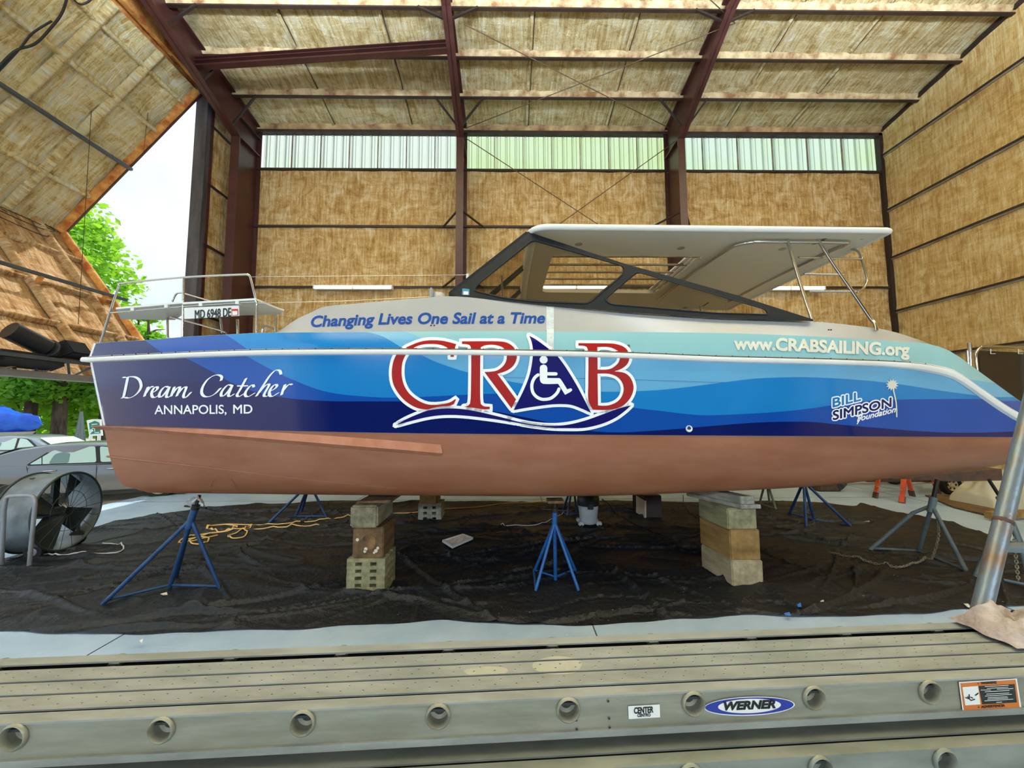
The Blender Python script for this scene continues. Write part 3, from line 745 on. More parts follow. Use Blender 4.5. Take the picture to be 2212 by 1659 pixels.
STEM = [(203,742),(194,785),(222,918.5),(227,940),(238,1000),(248,1034),(260,1050),(276,1058.5),(310,1062.5)]
fRAIL, fBTOP, fWL, fBOT = map(smooth, (RAIL, BTOP, WL, BOT))
stem = [W(x, y, YC - 0.05) for x, y in STEM]
def stemX(z):
    pts = sorted((p.z, p.x) for p in stem)
    return interp(pts, z)
def hbeam(x, z):
    s = max(0.0, min(1.0, (x - stemX(z)) / 3.3)); q = 0.05 + (HB - 0.05) * (1 - (1 - s)**2.1)
    e = max(0.0, (x - 3.2) / (XE - 3.2)); return q - 0.16 * e * e
def surfY(x, z, p): return YC - hbeam(x, z) * p
PR, PW, PB, PT = 1.0, 0.95, 0.18, 0.83
def fit(px, py, p):
    y = YH + 0.1
    for _ in range(8):
        w = W(px, py, y); y = surfY(w.x, w.z, p)
    return W(px, py, y)
def zcurve(f, p, x0, x1, step=25):
    pts = []
    x = x0
    while x <= x1:
        w = fit(x, f(x), p); pts.append((w.x, w.z)); x += step
    return smooth(pts)
zRAIL = zcurve(fRAIL, PR, 205, 2300); zBTOP = zcurve(fBTOP, PT, 210, 2300); zWL = zcurve(fWL, PW, 216, 2300); zBOT = zcurve(fBOT, PB, 262, 2300)
ztopstem = stem[0].z
def hullp(px, py, off=0.0):
    """pixel -> painted hull side (topsides above or below the rubbing strake)"""
    up = py < fRAIL(px); y = YH + 0.1
    for _ in range(8):
        w = W(px, py, y); zr = zRAIL(w.x)
        if up:
            t = (w.z - zr) / max(0.05, zBTOP(w.x) - zr); t = max(0, min(1.3, t)); p = 1.0 - 0.12*t if t < 0.5 else 0.94 - 0.22*(t - 0.5)
        else:
            t = max(0, min(1.2, (zr - w.z) / max(0.05, zr - zWL(w.x)))); p = PR + (PW - PR) * t
        y = surfY(w.x, w.z, p) - off
    return W(px, py, y)
def row(fz, p, n=110, z0=None):
    """points from the stem to the stern along a level line"""
    out = []
    xs = stemX(fz(-4.9)) if z0 is None else z0
    for _ in range(4): xs = stemX(fz(xs))
    for i in range(n + 1):
        t = i / n; x = xs + (XE - xs) * (t ** 1.35)
        z = fz(x); out.append(Vector((x, surfY(x, z, p if not callable(p) else p(x)), z)))
    return out
NB = 110
rows_top = [row(zBTOP, PT), row(lambda x: zRAIL(x) + 0.5*(zBTOP(x) - zRAIL(x)), 0.94), row(lambda x: zRAIL(x) + 0.005, 1.0)]
zk1 = lambda x: zRAIL(x) - 0.30*(zRAIL(x) - zWL(x))
rows_side = [row(lambda x: zRAIL(x), 1.0), row(zk1, 0.985), row(lambda x: zk1(x) - 0.006, 0.9848), row(lambda x: zk1(x)*0.5 + zWL(x)*0.5, 0.9675), row(zWL, PW)]
rows_bot = []
for k in range(11):
    t = k / 10 * pi / 2
    rows_bot.append(row(lambda x, t=t: zWL(x) - (zWL(x) - zBOT(x) + 0.012) * sin(t), lambda x, t=t: PW * (1 - (1 - cos(t))) ))
boat = thing('catamaran', 'white catamaran with blue wave wrap and brown bottom paint propped on blocks', 'boat', (0.6, YMID, 0.0))
def loft(rows, far=False):
    mb = MB(); g = [[mir(p) for p in r] if far else r for r in rows]
    n = len(g[0]) - 1; m = len(g) - 1
    mb.grid(lambda u, v: g[round(v*m)][round(u*n)], n, m); return mb
def shell(rows, name, mat, far=False, parent=None):
    return loft(rows, far).build(name, mat, parent or boat, smooth=35)
hull = shell(rows_side, 'hull_side', M['v_light'])
shell(rows_top, 'upper_strake', M['v_pale'])
bottom = shell(rows_bot, 'hull_bottom', M['bottom'])
# inner half of the near hull and the whole far hull
inner = lambda rows: [[Vector((p.x, 2*YC - p.y, p.z)) for p in r] for r in rows]
shell(inner(rows_side), 'hull_inner_side', M['white_gel']); shell(inner(rows_bot), 'hull_bottom', M['bottom'])
for nm, rr, mt in (('hull_side', rows_side, M['v_royal']), ('upper_strake', rows_top, M['v_pale']), ('hull_bottom', rows_bot, M['bottom'])):
    shell(rr, nm, mt, far=True)
shell(inner(rows_side), 'hull_inner_side', M['white_gel'], far=True); shell(inner(rows_bot), 'hull_bottom', M['bottom'], far=True)
# stem bands and transoms
def stemband():
    mb = MB(); zs = [stem[1].z + (stem[2].z - stem[1].z) * i/10 for i in range(11)]
    pts = [Vector((stemX(z) + 0.03, YC, z)) for z in zs]
    mb.tube(pts, [0.055]*11, 14); return mb
stemband().build('stem', M['white_lip'], boat, smooth=40)
sb = MB(); zs = [stem[2].z + (stem[-1].z - stem[2].z) * i/14 for i in range(15)]
zs = zs[:11]; sb.tube([Vector((stemX(z) + 0.035, YC, z)) for z in zs], [0.05 - 0.0015*k for k in range(11)], 12)
sb.build('stem_foot', M['bottom'], boat, smooth=40)
up = MB(); up.tube([Vector((stem[0].x + 0.02, YC, stem[0].z)), Vector((stem[0].x - 0.015, YC, zRAIL(-5) + 0.02))], 0.055, 12); up.build('stem_head', M['white_lip'], boat, smooth=40)
for far in (False, True):
    pr = [rr[-1] for rr in rows_side] + [rr[-1] for rr in rows_bot[1:]]
    pi_ = [Vector((p.x, 2*YC - p.y, p.z)) for p in pr]
    poly = pr + pi_[::-1][1:]
    if far: poly = [mir(p) for p in poly]
    MB().add(poly, [tuple(range(len(poly)))]).build('transom', M['white_gel'], boat)
    # decks
    A = rows_top[0]; B = [Vector((p.x, 2*YC - p.y, p.z)) for p in A]
    if far: A = [mir(p) for p in A]; B = [mir(p) for p in B]
    MB().strip(A, B).build('side_deck', M['white_gel'], boat)
# bridge deck between the hulls
A = [Vector((p.x, YC + 0.3, zRAIL(p.x) - 0.32)) for p in rows_top[0] if -2.8 < p.x < 5.4]
MB().prism([(A[0].x, YC + 0.3, A[0].z), (A[-1].x, YC + 0.3, A[0].z), (A[-1].x, YC + 0.3, A[0].z + 0.12), (A[0].x, YC + 0.3, A[0].z + 0.3)], (0, 2*(YMID - YC) - 0.6, 0)).build('bridge_deck', M['white_gel'], boat)

# rubbing strake: white moulding with a steel strip and a slot above it
def railpts(dz, out, n=150):
    r = row(lambda x: zRAIL(x) + dz, 1.0, n); return [Vector((p.x, p.y - out, p.z)) for p in r]
rp0 = railpts(0.0, 0.0)
def railsec(x):
    e = max(0.0, min(1.0, (x - 4.0) / 1.2)); return 0.5*(1 - 1.0*e*0) , e
mb = MB(); prof = [(0.028, 0.0), (0.026, 0.030), (0.006, 0.044), (-0.014, 0.044), (-0.030, 0.034), (-0.040, 0.002)]
RPTS = []
for dz, out in prof:
    rr = railpts(0.0, 0.0)
    RPTS.append([Vector((p.x, p.y - out, p.z + dz*(1.0 + 0.5*max(0.0, min(1.0, (p.x - 4.2)/0.8))))) for p in rr])
mb.grid(lambda u, v: RPTS[round(v*(len(prof)-1))][round(u*150)], 150, len(prof) - 1)
rail = mb.build('rubbing_strake', M['white_lip'], boat, smooth=40)
e0 = [q[0] for q in RPTS]; MB().add([p + Vector((-0.10, 0.02, 0.0)) if 0 < i < 5 else p for i, p in enumerate(e0)] + e0, [(i, i+1, i+7, i+6) for i in range(5)] + [tuple(range(6))]).build('strake_nose', M['white_lip'], rail, smooth=40)
mb = MB(); rs = [Vector((p.x, p.y - 0.030, p.z + 0.032)) for p in rp0]; rs2 = [Vector((p.x, p.y - 0.010, p.z + 0.040)) for p in rp0]
mb.strip(rs, rs2); rs3 = [Vector((p.x, p.y - 0.033, p.z + 0.022)) for p in rp0]; mb.strip(rs3, rs)
mb.build('strake_strip', M['stainless'], rail, smooth=40)
MB().tube([Vector((p.x, p.y - 0.034, p.z + 0.024)) for p in rp0], 0.0035, 5).build('strake_groove', M['slot'], rail)
for k in range(52):
    x = -4.7 + k*0.185
    z = zRAIL(x); y = surfY(x, z, 1.0)
    MB().sphere((x, y - 0.031, z + 0.033), 0.006, 6, 4).build('strake_screw', M['slot'], rail)
# knuckle line
kp = [Vector((p.x, p.y - 0.002, p.z)) for p in rows_side[2]]
MB().tube([p for p in kp if p.x < 4.6], 0.0020, 5).build('knuckle_line', M['v_royal'], hull)

def facing(o, smooth=False):
    bm = bmesh.new(); bm.from_mesh(o.data)
    if smooth: bmesh.ops.remove_doubles(bm, verts=bm.verts, dist=1e-5)
    bm.normal_update()
    fl = [f for f in bm.faces if f.normal.y > 0]
    if fl: bmesh.ops.reverse_faces(bm, faces=fl)
    bm.to_mesh(o.data); bm.free()
    if smooth: o.data.polygons.foreach_set('use_smooth', [True]*len(o.data.polygons))
    return o
# ---- vinyl wave layers
def wave(curve, mat, name, off, up=False, x0=214, x1=2290, dx=4.5):
    f = smooth(curve); A = []; 
    cols = []
    x = 192
    sx = (lambda y: 203 + dx - (y - 741)*0.36) if up else (lambda y: 195.0 + dx + (y - 785)*0.21)
    while x <= x1:
        lo = (fRAIL(x) - 0.5) if up else fWL(x) - 0.3
        hi = fBTOP(x) + 0.4 if up else fRAIL(x) + 1.0
        c = hi if x < curve[0][0] else max(hi, f(min(x, curve[-1][0])) if x <= curve[-1][0] else (lo if up else f(x)))
        c = min(c, lo)
        cols.append([hullp(max(x, sx(c + (lo - c)*k/6)), c + (lo - c)*k/6, off + 0.0025) for k in range(7)] if lo - c > 0.2 else None)
        x += 6 if dx else 2
    mb = MB()
    for a, b in zip(cols, cols[1:]):
        if a and b:
            for k in range(6): 
                mb.add([a[k], b[k], b[k+1], a[k+1]], [(0, 1, 2, 3)])
    return facing(mb.build(name, mat, hull, normals=False), True)
MIDC = [(893,758),(936,779.5),(972,792.6),(1009,804),(1095,823),(1130,829),(1210,839),(1298,846),(1400,844),(1470,838),(1540,829),(1631,818),(1700,815),(1753,815),(1844,820),(1935,829),(2026,843),(2117,855),(2180,860),(2330,866)]
ROYC = [(520,762),(560,785),(620,815),(700,845),(780,856),(850,859),(904,857.7),(986,853.6),(1050,851),(1120,851),(1200,856),(1300,869),(1370,881),(1430,888),(1500,896),(1540,897),(1631,893),(1700,888),(1753,882),(1844,869),(1935,863.5),(2026,862),(2117,862),(2193,865),(2330,872)]
NAVC = [(385,766),(450,799),(520,836),(600,857),(700,866),(800,867),(900,868),(1000,877),(1066,888),(1150,905),(1270,930),(1340,934),(1400,931),(1470,926),(1540,920),(1631,913),(1700,911),(1753,911.5),(1813,917),(1905,925),(1996,932),(2087,935),(2190,932),(2330,928)]
wave([(9999, 0)], M['white_lip'], 'stem_band', 0.0008, x1=230, dx=0)
wave([(9999, 0)], M['white_lip'], 'stem_band', 0.0008, True, x1=222, dx=0)
wave(MIDC, M['v_mid'], 'wave_mid_blue', 0.0015)
wave(ROYC, M['v_royal'], 'wave_royal_blue', 0.003)
wave(NAVC, M['v_navy'], 'wave_navy', 0.0045)
wave([(868,714),(884,719.5),(907,729),(930,741),(960,757)], M['v_light'], 'upper_wave_light', 0.0015, True)
wave([(770,714),(800,719),(827,727),(845,737),(866,750),(880,760)], M['v_mid'], 'upper_wave_mid', 0.003, True)
wave([(484,721),(505,734),(525,748),(545,763)], M['v_royal'], 'upper_wave_royal', 0.0045, True)
wave([(310,734),(333,750),(358,768)], M['v_navy'], 'upper_wave_navy', 0.006, True)
def sternwave(y0, y1, mat, name, off):
    mb = MB(); x = 2040; cols = []
    while x <= 2292:
        lo = fRAIL(x) - 0.4; hi = max(fBTOP(x) + 0.4, y0 + (y1 - y0)*(x - 2100)/100)
        cols.append([hullp(x, hi + (lo-hi)*k/3, off + 0.0025) for k in range(4)] if lo - hi > 0.5 else None); x += 4
    for a, b in zip(cols, cols[1:]):
        if a and b:
            for k in range(3): mb.add([a[k], b[k], b[k+1], a[k+1]], [(0,1,2,3)])
    facing(mb.build(name, mat, hull, normals=False), True)
sternwave(820, 836, M['v_light'], 'stern_wave_light', 0.002)
sternwave(857, 858, M['v_mid'], 'stern_wave_mid', 0.0035)
sternwave(866, 866, M['v_royal'], 'stern_wave_royal', 0.005)

# ---- bottom: spray rail ledge, chine crease, bare patch
def botp(px, py, off=0.0):
    y = YH + 0.1
    for _ in range(10):
        w = W(px, py, y); zw = zWL(w.x); zb = zBOT(w.x) - 0.012
        s = max(0.0, min(0.999, (zw - w.z) / max(0.05, zw - zb))); p = PW * sqrt(1 - s*s)
        y = surfY(w.x, w.z, p) - off
    return W(px, py, y)
sp = [(209,921),(300,926),(400,934),(520,943),(640,953),(760,963),(860,971),(952,979)]
fs = smooth(sp)
mb = MB(); U, E_, L_ = [], [], []
for i in range(61):
    x = 209 + (952 - 209)*i/60; y = fs(x); th = 4 + 9.5*min(1, i/45)
    t = max(0.02, min(1, i/5)) 
    U.append(botp(x, max(fWL(x) + 0.5, y - th - 5), 0.002)); E_.append(botp(x, y, 0.055)); L_.append(botp(x, y + 7, 0.002))
E_[-1] = botp(956, 979, 0.012); E_[0] = E_[0] + Vector((-0.05, -0.02, 0))
mb.strip(U, E_); mb.strip(E_, L_); mb.build('spray_rail', M['bottom_new'], bottom, smooth=30)
ch = [(232,986),(300,994),(400,1005),(520,1019),(640,1034),(760,1046),(860,1055)]
fc = smooth(ch)
mb = MB()
mb.tube([botp(232 + 628*i/50, fc(232 + 628*i/50), 0.0) for i in range(51)], [0.012*(1 - i/55) + 0.001 for i in range(51)], 6); mb.build('chine', M['bottom'], bottom, smooth=40)
def patch(poly, name, mat):
    P = [botp(x, y, 0.004) for x, y in poly]; return MB().add(P, [tuple(range(len(P)))]).build(name, mat, bottom)
patch([(456,1050),(461,1036),(478,1032),(496,1034),(501,1038),(512,1052),(519,1064),(487,1064.5),(456,1064)], 'bare_patch', M['bottom_red'])

# ---- coach roof
CT = [(592,721),(612,709),(640,690),(670,676),(697,663.5),(760,656.5),(850,648.5),(935,642),(975,640),(1020,643),(1100,652),(1180,660),(1350,675),(1540,687),(1750,694),(1893,709),(1935,718),(1985,734),(2010,744)]
fCT = smooth(CT)
def cabp(px, py, off=0.0):
    lo = fBTOP(px); hi = fCT(px); t = max(0, min(1.2, (lo - py) / max(3, lo - hi)))
    y0 = fit(px, lo, PT).y
    return W(px, py, y0 + 0.015 + 0.13*t - off)
xs = [592 + (2010 - 592)*i/140 for i in range(141)]
mb = MB(); mb.grid(lambda u, v: cabp(xs[round(u*140)], fBTOP(xs[round(u*140)]) + 0.6 + (fCT(xs[round(u*140)]) - fBTOP(xs[round(u*140)]) - 0.6)*v), 140, 5)
cabin = mb.build('cabin_side', M['white_gel'], boat, smooth=40)
tp = [cabp(x, fCT(x)) for x in xs]
mb = MB(); mb.grid(lambda u, v: mir(cabp(xs[round(u*140)], fBTOP(xs[round(u*140)]) + 0.6 + (fCT(xs[round(u*140)]) - fBTOP(xs[round(u*140)]) - 0.6)*v)), 140, 5)
mb.build('cabin_side', M['white_gel'], boat, smooth=40)
n0 = 44                                       # coach roof ahead of the windscreen
def croof(u, v):
    i = round(u*n0); a = tp[i]; b = mir(a); p = a + (b - a)*v; r = 0.05*min(1, min(v, 1-v)/0.05)
    p.z += 0.0 if i == 0 else -0.03*(1 - min(1, min(v, 1-v)/0.02)) ; return p
MB().grid(croof, n0, 20).build('coach_roof', M['white_gel'], boat, smooth=40)
# cockpit coaming tops and sole
for f in (lambda p: p, mir):
    A = [f(p) for p in tp[n0:]]; B = [f(p + Vector((0, 0.22, -0.015))) for p in tp[n0:]]; D = [f(p + Vector((0, 0.24, -0.6))) for p in tp[n0:]]
    m_ = MB(); m_.strip(A, B); m_.strip(B, D); m_.build('coaming', M['white_gel'], boat, smooth=40)
A = [p + Vector((0, 0.24, -0.6)) for p in tp[n0:]]; MB().strip(A, [mir(p) for p in A]).build('cockpit_sole', M['white_gel'], boat)
pa = tp[n0] + Vector((0, 0.2, 0)); pb = mir(pa)
MB().add([pa, pb, pb + Vector((0.05, 0, -0.65)), pa + Vector((0.05, 0, -0.65))], [(0,1,2,3)]).build('companion_bulkhead', M['white_gel'], boat)
# dome vent, deck fittings, tape over the hull joint
MB().lathe([(0, 0.045), (0.06, 0.045), (0.075, 0.03), (0.09, -0.03)], W(948, 641, 4.62), (0, 0, 1), 20).build('deck_vent', M['white_gel'], cabin, smooth=50)
MB().box(W(927, 646, 4.5), W(944, 637, 4.8)).build('cabin_brow', M['white_gel'], cabin, bevel=0.012)
def ribbon(px0, px1, name, mat):
    mb = MB(); A, B = [], []
    for k in range(13):
        y = 662 + (fRAIL(1187) - 2 - 662)*k/12; g = cabp if y < fBTOP(1187) else hullp
        A.append(g(px0, y, 0.006)); B.append(g(px1, y, 0.006))
    mb.strip(A, B); return mb.build(name, mat, cabin)
ribbon(1181, 1196.5, 'joint_tape', pm('joint_tape', srgb(206, 216, 214), 0.12, var=0.12, vscale=30, bump=0.3, bscale=40, coat=0.6))
MB().tube([cabp(1181, 662 + 52*k/6, 0.006) for k in range(7)], 0.004, 5).build('tape_edge', M['white_lip'], cabin)
for px, py in ((931,703),(938,703),(1790,712.5),(1795,712.5)):
    MB().sphere(cabp(px, py, 0.002), 0.010, 8, 6).build('screw_head', M['slot'], cabin)
MB().lathe([(0, 0.01), (0.012, 0.01), (0.02, 0)], hullp(1358, 747, 0.0), (0, -1, 0.3), 14).build('pad_eye', M['stainless'], hull, smooth=50)
t_ = MB().lathe([(0.0, 0.004), (0.018, 0.006), (0.036, 0.012), (0.040, 0)], hullp(1488, 926, 0.0), (0, -1, 0.1), 20); t_.build('skin_fitting', M['white_lip'], hull, smooth=50)
MB().disc(hullp(1488, 926, 0.014), (0, -1, 0.1), 0.012, 12).build('fitting_bore', M['slot'], hull)

# ---- windscreen and side windows
ZT0, ZT1 = 3.33, 4.20
def wp(px, py, off=0.0):
    y = 4.55
    for _ in range(8):
        w = W(px, py, y); y = 4.46 + (w.z - ZT0) * 0.24 - off
    return W(px, py, y)
def fill2d(outer, holes=(), k=1):
    """triangulate a pixel-space polygon with holes; returns verts, tris"""
    cu = bpy.data.curves.new('tmp', 'CURVE'); cu.dimensions = '2D'; cu.fill_mode = 'BOTH'
    for poly in [outer, *holes]:
        s = cu.splines.new('POLY'); s.points.add(len(poly) - 1)
        for q, p in zip(s.points, poly): q.co = (p[0], -p[1], 0, 1)
        s.use_cyclic_u = True
    o = bpy.data.objects.new('tmp', cu); C.objects.link(o)
    dg = bpy.context.evaluated_depsgraph_get(); me = o.evaluated_get(dg).to_mesh()
    V = [(v.co.x, -v.co.y) for v in me.vertices]; T = [tuple(p.vertices) for p in me.polygons]
    o.evaluated_get(dg).to_mesh_clear(); bpy.data.objects.remove(o); bpy.data.curves.remove(cu)
    return V, T
def rounded(poly, r, k=5):
    out = []; n = len(poly)
    for i in range(n):
        p0, p1, p2 = Vector(poly[i-1]), Vector(poly[i]), Vector(poly[(i+1) % n])
        a = (p0 - p1); b = (p2 - p1); ra = min(r, a.length*0.45); rb = min(r, b.length*0.45)
        A = p1 + a.normalized()*ra; B = p1 + b.normalized()*rb
        for j in range(k + 1):
            t = j/k; out.append(tuple(A*(1-t)**2 + p1*2*t*(1-t) + B*t*t))
    return out
OUT = [(972,637),(1132,505),(1140,500),(1160,507),(1360,573),(1395,582),(1600,640),(1757,690),(1756,694),(1540,687),(1350,675),(1180,660),(1100,652),(1020,643)]
H1 = rounded([(1025,627),(1036,613),(1152,521),(1345,576),(1346,590),(1268,654),(1150,648),(1090,642)], 10)
H2 = rounded([(1309,646),(1378,589),(1650,668),(1658,679),(1540,675),(1400,663),(1322,657)], 9)
V, T = fill2d(OUT, [H1, H2])
def framemesh(f, th):
    mb = MB(); A = [f(wp(x, y, 0.0)) for x, y in V]; B = [f(wp(x, y, -th)) for x, y in V]
    mb.add(A, T); mb.add(B, [t[::-1] for t in T])
    for loop in (OUT, H1, H2):
        n = len(loop)
        for i in range(n):
            a, b = loop[i], loop[(i+1) % n]
            mb.add([f(wp(*a)), f(wp(*b)), f(wp(b[0], b[1], -th)), f(wp(a[0], a[1], -th))], [(0,1,2,3)])
    return mb
wf = framemesh(lambda p: p, 0.035).build('window_frame', M['frame_black'], boat)
wf2 = framemesh(mir, 0.035).build('window_frame', M['frame_black'], boat)
def grow(poly, d):
    c = sum((Vector(p) for p in poly), Vector((0,0)))/len(poly)
    return [tuple(Vector(p) + (Vector(p)-c).normalized()*d) for p in poly]
for fr, f in ((wf, lambda p: p), (wf2, mir)):
    for H in (H1, H2):
        g = grow(H, 4); v2, t2 = fill2d(g)
        MB().add([f(wp(x, y, -0.018)) for x, y in v2], t2).build('window_pane', M['smoked'], fr)
        MB().tube([f(wp(x, y, 0.004)) for x, y in grow(H, 3.5)], 0.007, 6, closed=True).build('gasket', M['black_rubber'], fr)
    for x, y in ((1130,524),(1113,537),(1080,560),(1053,582),(1180,521),(1220,534),(1285,553),(1340,572),(1200,651),(1110,645),(1160,650),(1430,595),(1490,612),(1560,633),(1610,650)):
        MB().sphere(f(wp(x, y, 0.002)), 0.006, 6, 4).build('frame_screw', M['screw'], fr)
A0, A1 = wp(975, 636, -0.02), wp(1140, 506, -0.02)
ws = MB().bar(A0, mir(A0), 0.06, 0.05).build('windscreen_frame', M['frame_black'], boat)
for fr_ in (0.0, 0.33, 0.67, 1.0):
    a = A0 + (mir(A0) - A0)*fr_; b = A1 + (mir(A1) - A1)*fr_
    MB().bar(a, b, 0.07, 0.04, (0,1,0)).build('windscreen_bar', M['frame_black'], ws)
MB().add([A0, mir(A0), mir(A1), A1], [(0,1,2,3)]).build('windscreen_pane', M['smoked'], ws)
# sticker on the frame
q = [(998.5,623),(1014,624.5),(1014,637.5),(998,637)]
MB().add([wp(x, y, 0.004) for x, y in q], [(0,1,2,3)]).build('sticker', pm('sticker_teal', srgb(70, 140, 170), 0.4), wf)
MB().add([wp(x, y, 0.006) for x, y in [(1001,629),(1011.5,629.5),(1011.5,637),(1001,636.5)]], [(0,1,2,3)]).build('sticker', M['sticker_white'], wf)

# ---- hard top with an open hatch
HY0, HY1 = 4.60, 2*YMID - 4.60
e1 = W(1140, 491, HY0); e2 = W(1926, 499.5, HY0)
zt = lambda x: e1.z + (e2.z - e1.z)*(x - e1.x)/(e2.x - e1.x)
hx0, hx1, hy0, hy1 = e1.x + 0.02, e2.x, HY0, HY1
hole = [W(1196, 559, 5.49).x - 0.02, 5.45, W(1520, 559, 5.49).x, 7.20]
outl = []
def corner(cx, cy, r, a0, k=8):
    return [(cx + r*cos(radians(a0 + 90*i/k)), cy + r*sin(radians(a0 + 90*i/k))) for i in range(k + 1)]
outl = corner(hx0 + 0.25, hy0 + 0.25, 0.25, 180) + corner(hx1 - 0.06, hy0 + 0.06, 0.06, 270) + corner(hx1 - 0.06, hy1 - 0.06, 0.06, 0) + corner(hx0 + 0.25, hy1 - 0.25, 0.25, 90)
hol = rounded([(hole[0], hole[1]), (hole[2], hole[1]), (hole[2], hole[3]), (hole[0], hole[3])], 0.14)
v2, t2 = fill2d(outl, [hol])
camber = lambda x, y: zt(x) + 0.04*(1 - ((y - YMID)/(HY1 - YMID))**2)
mb = MB()
mb.add([(x, y, camber(x, y) - 0.012) for x, y in v2], t2); mb.add([(x, y, camber(x, y) + 0.05) for x, y in v2], t2)
for lp in (outl, hol):
    n = len(lp)
    for i in range(n):
        a, b = lp[i], lp[(i+1) % n]
        mb.add([(a[0], a[1], camber(*a) - 0.012), (b[0], b[1], camber(*b) - 0.012), (b[0], b[1], camber(*b) + 0.05), (a[0], a[1], camber(*a) + 0.05)], [(0,1,2,3)])
top = mb.build('hard_top', M['under_white'], boat)
MB().tube([(x, y, camber(x, y) + 0.005) for x, y in outl], 0.036, 10, closed=True).build('edge_moulding', M['white_lip'], top, smooth=60)
MB().tube([(x + 0.06, y, zt(x) - 0.05) for x, y in ((hx0 - 0.02, hy0 + 0.2), (hx0 - 0.04, YMID), (hx0 - 0.02, hy1 - 0.2))], 0.06, 10).build('front_brow', M['white_lip'], top, smooth=60)
for k in range(5):                             # stepped rails and cross slats of the sliding hatch
    y = hole[1] + 0.08 + (hole[3] - hole[1] - 0.1)*k/4.6
    MB().box((hole[0], y, zt(1.5) + 0.03 + 0.014*k), (hole[2] - 0.02 - 0.02*k, y + 0.035, zt(1.5) + 0.055 + 0.014*k)).build('hatch_slat', M['lip'], top)
for k in range(3):
    MB().box((hole[2] - 0.06*k - 0.05, hole[1] + 0.1, zt(2) + 0.02 + 0.03*k), (hole[2] - 0.06*k, hole[3], zt(2) + 0.045 + 0.03*k)).build('hatch_rail', M['under_white'], top)
for px, py in ((1250,529),(1471,536),(1149,571),(1690,536),(1561,609),(1480,662)):
    dd = ray(px, py); tt = (e1.z - CAMZ - 0.01)/dd.z; q = Vector((dd.x*tt, dd.y*tt, 0)); 
    if hx0 < q.x < hx1 and hy0 < q.y < hy1:
        z = camber(q.x, q.y) - 0.012
        l = MB().lathe([(0.0, -0.006), (0.03, -0.010), (0.05, -0.006), (0.052, 0.004)], (q.x, q.y, z), (0, 0, 1), 16).build('dome_lamp', M['alu'], top, smooth=50)
# underside trim strips running across the boat
for px, py, w in ((1765, 520, 0.05), (1795, 545, 0.03)):
    dd = ray(px, py); tt = (e1.z - CAMZ - 0.02)/dd.z; x = dd.x*tt
    MB().grid(lambda u, v, x=x, w=w: (x + w*v, 4.8 + (HY1 - 5.0)*u, camber(x, 4.8 + (HY1 - 5.0)*u) - 0.016), 14, 1).build('trim_strip', pm('trim_brown', srgb(120, 104, 84), 0.5), top)
# stern arch: ring tube under the top, two raked legs with rungs, hand loop
TZ = lambda x, y: camber(x, y) - 0.05
xa, xb = W(1600, 520, 4.85).x, W(1836, 520, 4.85).x
ring = [(xa - 0.05, HY1 - 0.6), (xa - 0.05, 6.4), (xa - 0.02, 5.15), (xa + 0.03, 4.95), (xa + 0.16, 4.86), (xa + 0.3, 4.84), (xb - 0.14, 4.84), (xb - 0.03, 4.87), (xb, 4.97), (xb - 0.02, 5.15), (xb - 0.04, 6.4), (xb - 0.04, HY1 - 0.6)]
arch = MB().tube([(p.x, p.y, TZ(p.x, p.y)) for p in catmull([(a, b, 0) for a, b in ring], 6)], 0.022, 10).build('arch_ring', M['stainless'], boat, smooth=50)
def leg(pts, r=0.021, name='arch_leg'):
    return MB().tube(catmull([W(*p) for p in pts], 8), r, 10).build(name, M['stainless'], arch, smooth=50)
leg([(1700,516,4.84),(1722,590,4.72),(1742,655,4.60),(1752,684,4.53),(1757,697,4.5)])
leg([(1766,516,4.84),(1800,570,4.74),(1840,628,4.62),(1878,684,4.51),(1890,700,4.46),(1893,714,4.44)])
for a, b in (((1725,556,4.78),(1862,560,4.9)), ((1737,592,4.72),(1823,594,4.70)), ((1748,630,4.65),(1849,630,4.62))):
    leg([a, b], 0.013, 'arch_rung')
leg([(1800,555,5.6),(1826,543,5.3),(1842,539,5.1),(1855,545,4.98),(1862,562,4.9),(1872,598,4.85),(1871,612,4.82),(1864,624,4.75),(1852,631,4.62)], 0.016, 'arch_loop')
# far-side twin of the arch legs
for pts in ([(1700,516,4.84),(1757,697,4.5)], [(1766,516,4.84),(1893,714,4.44)]):
    MB().tube([mir(W(*p)) for p in pts], 0.021, 10).build('arch_leg', M['stainless'], arch, smooth=50)

# ---- bow pulpits with seats
def ss(pts, name, parent, r=0.0125, k=6, far=False):
    P = catmull([W(*p) for p in pts], k) if len(pts) > 2 else [W(*p) for p in pts]
    return MB().tube([mir(p) for p in P] if far else P, r, 8).build(name, M['stainless'], parent, smooth=50)
pulpit = ss([(217,741,4.76),(236,680,4.74),(254,626,4.72),(258,616,4.7),(268,611.5,4.69),(400,599,4.55),(524,593,4.43),(535,594,4.42),(541,600,4.42),(553,650,4.44),(555,662,4.45),(554,722,4.45)], 'bow_pulpit', boat, 0.0125)
ss([(397,600,4.55),(394,727,4.58)], 'pulpit_post', pulpit)
ss([(239,676,4.74),(400,662,4.56),(556,652,4.44)], 'pulpit_rail', pulpit, 0.010, 6)
ss([(372,652,5.6),(380,636,5.6),(388,633,5.6),(402,635,5.6),(470,655,5.6)], 'pulpit_rail', pulpit, 0.012)
ss([(362,684,5.2),(362,730,5.2)], 'pulpit_post', pulpit, 0.014)
ss([(513,690,4.8),(514,722,4.8)], 'pulpit_post', pulpit, 0.016)
ss([(596,674,5.0),(594,720,5.0)], 'pulpit_post', pulpit, 0.014)
ss([(476,688,5.0),(480,720,5.0)], 'pulpit_post', pulpit, 0.014)
ss([(360,682,5.2),(470,712,4.9),(490,722,4.9)], 'pulpit_brace', pulpit, 0.011)
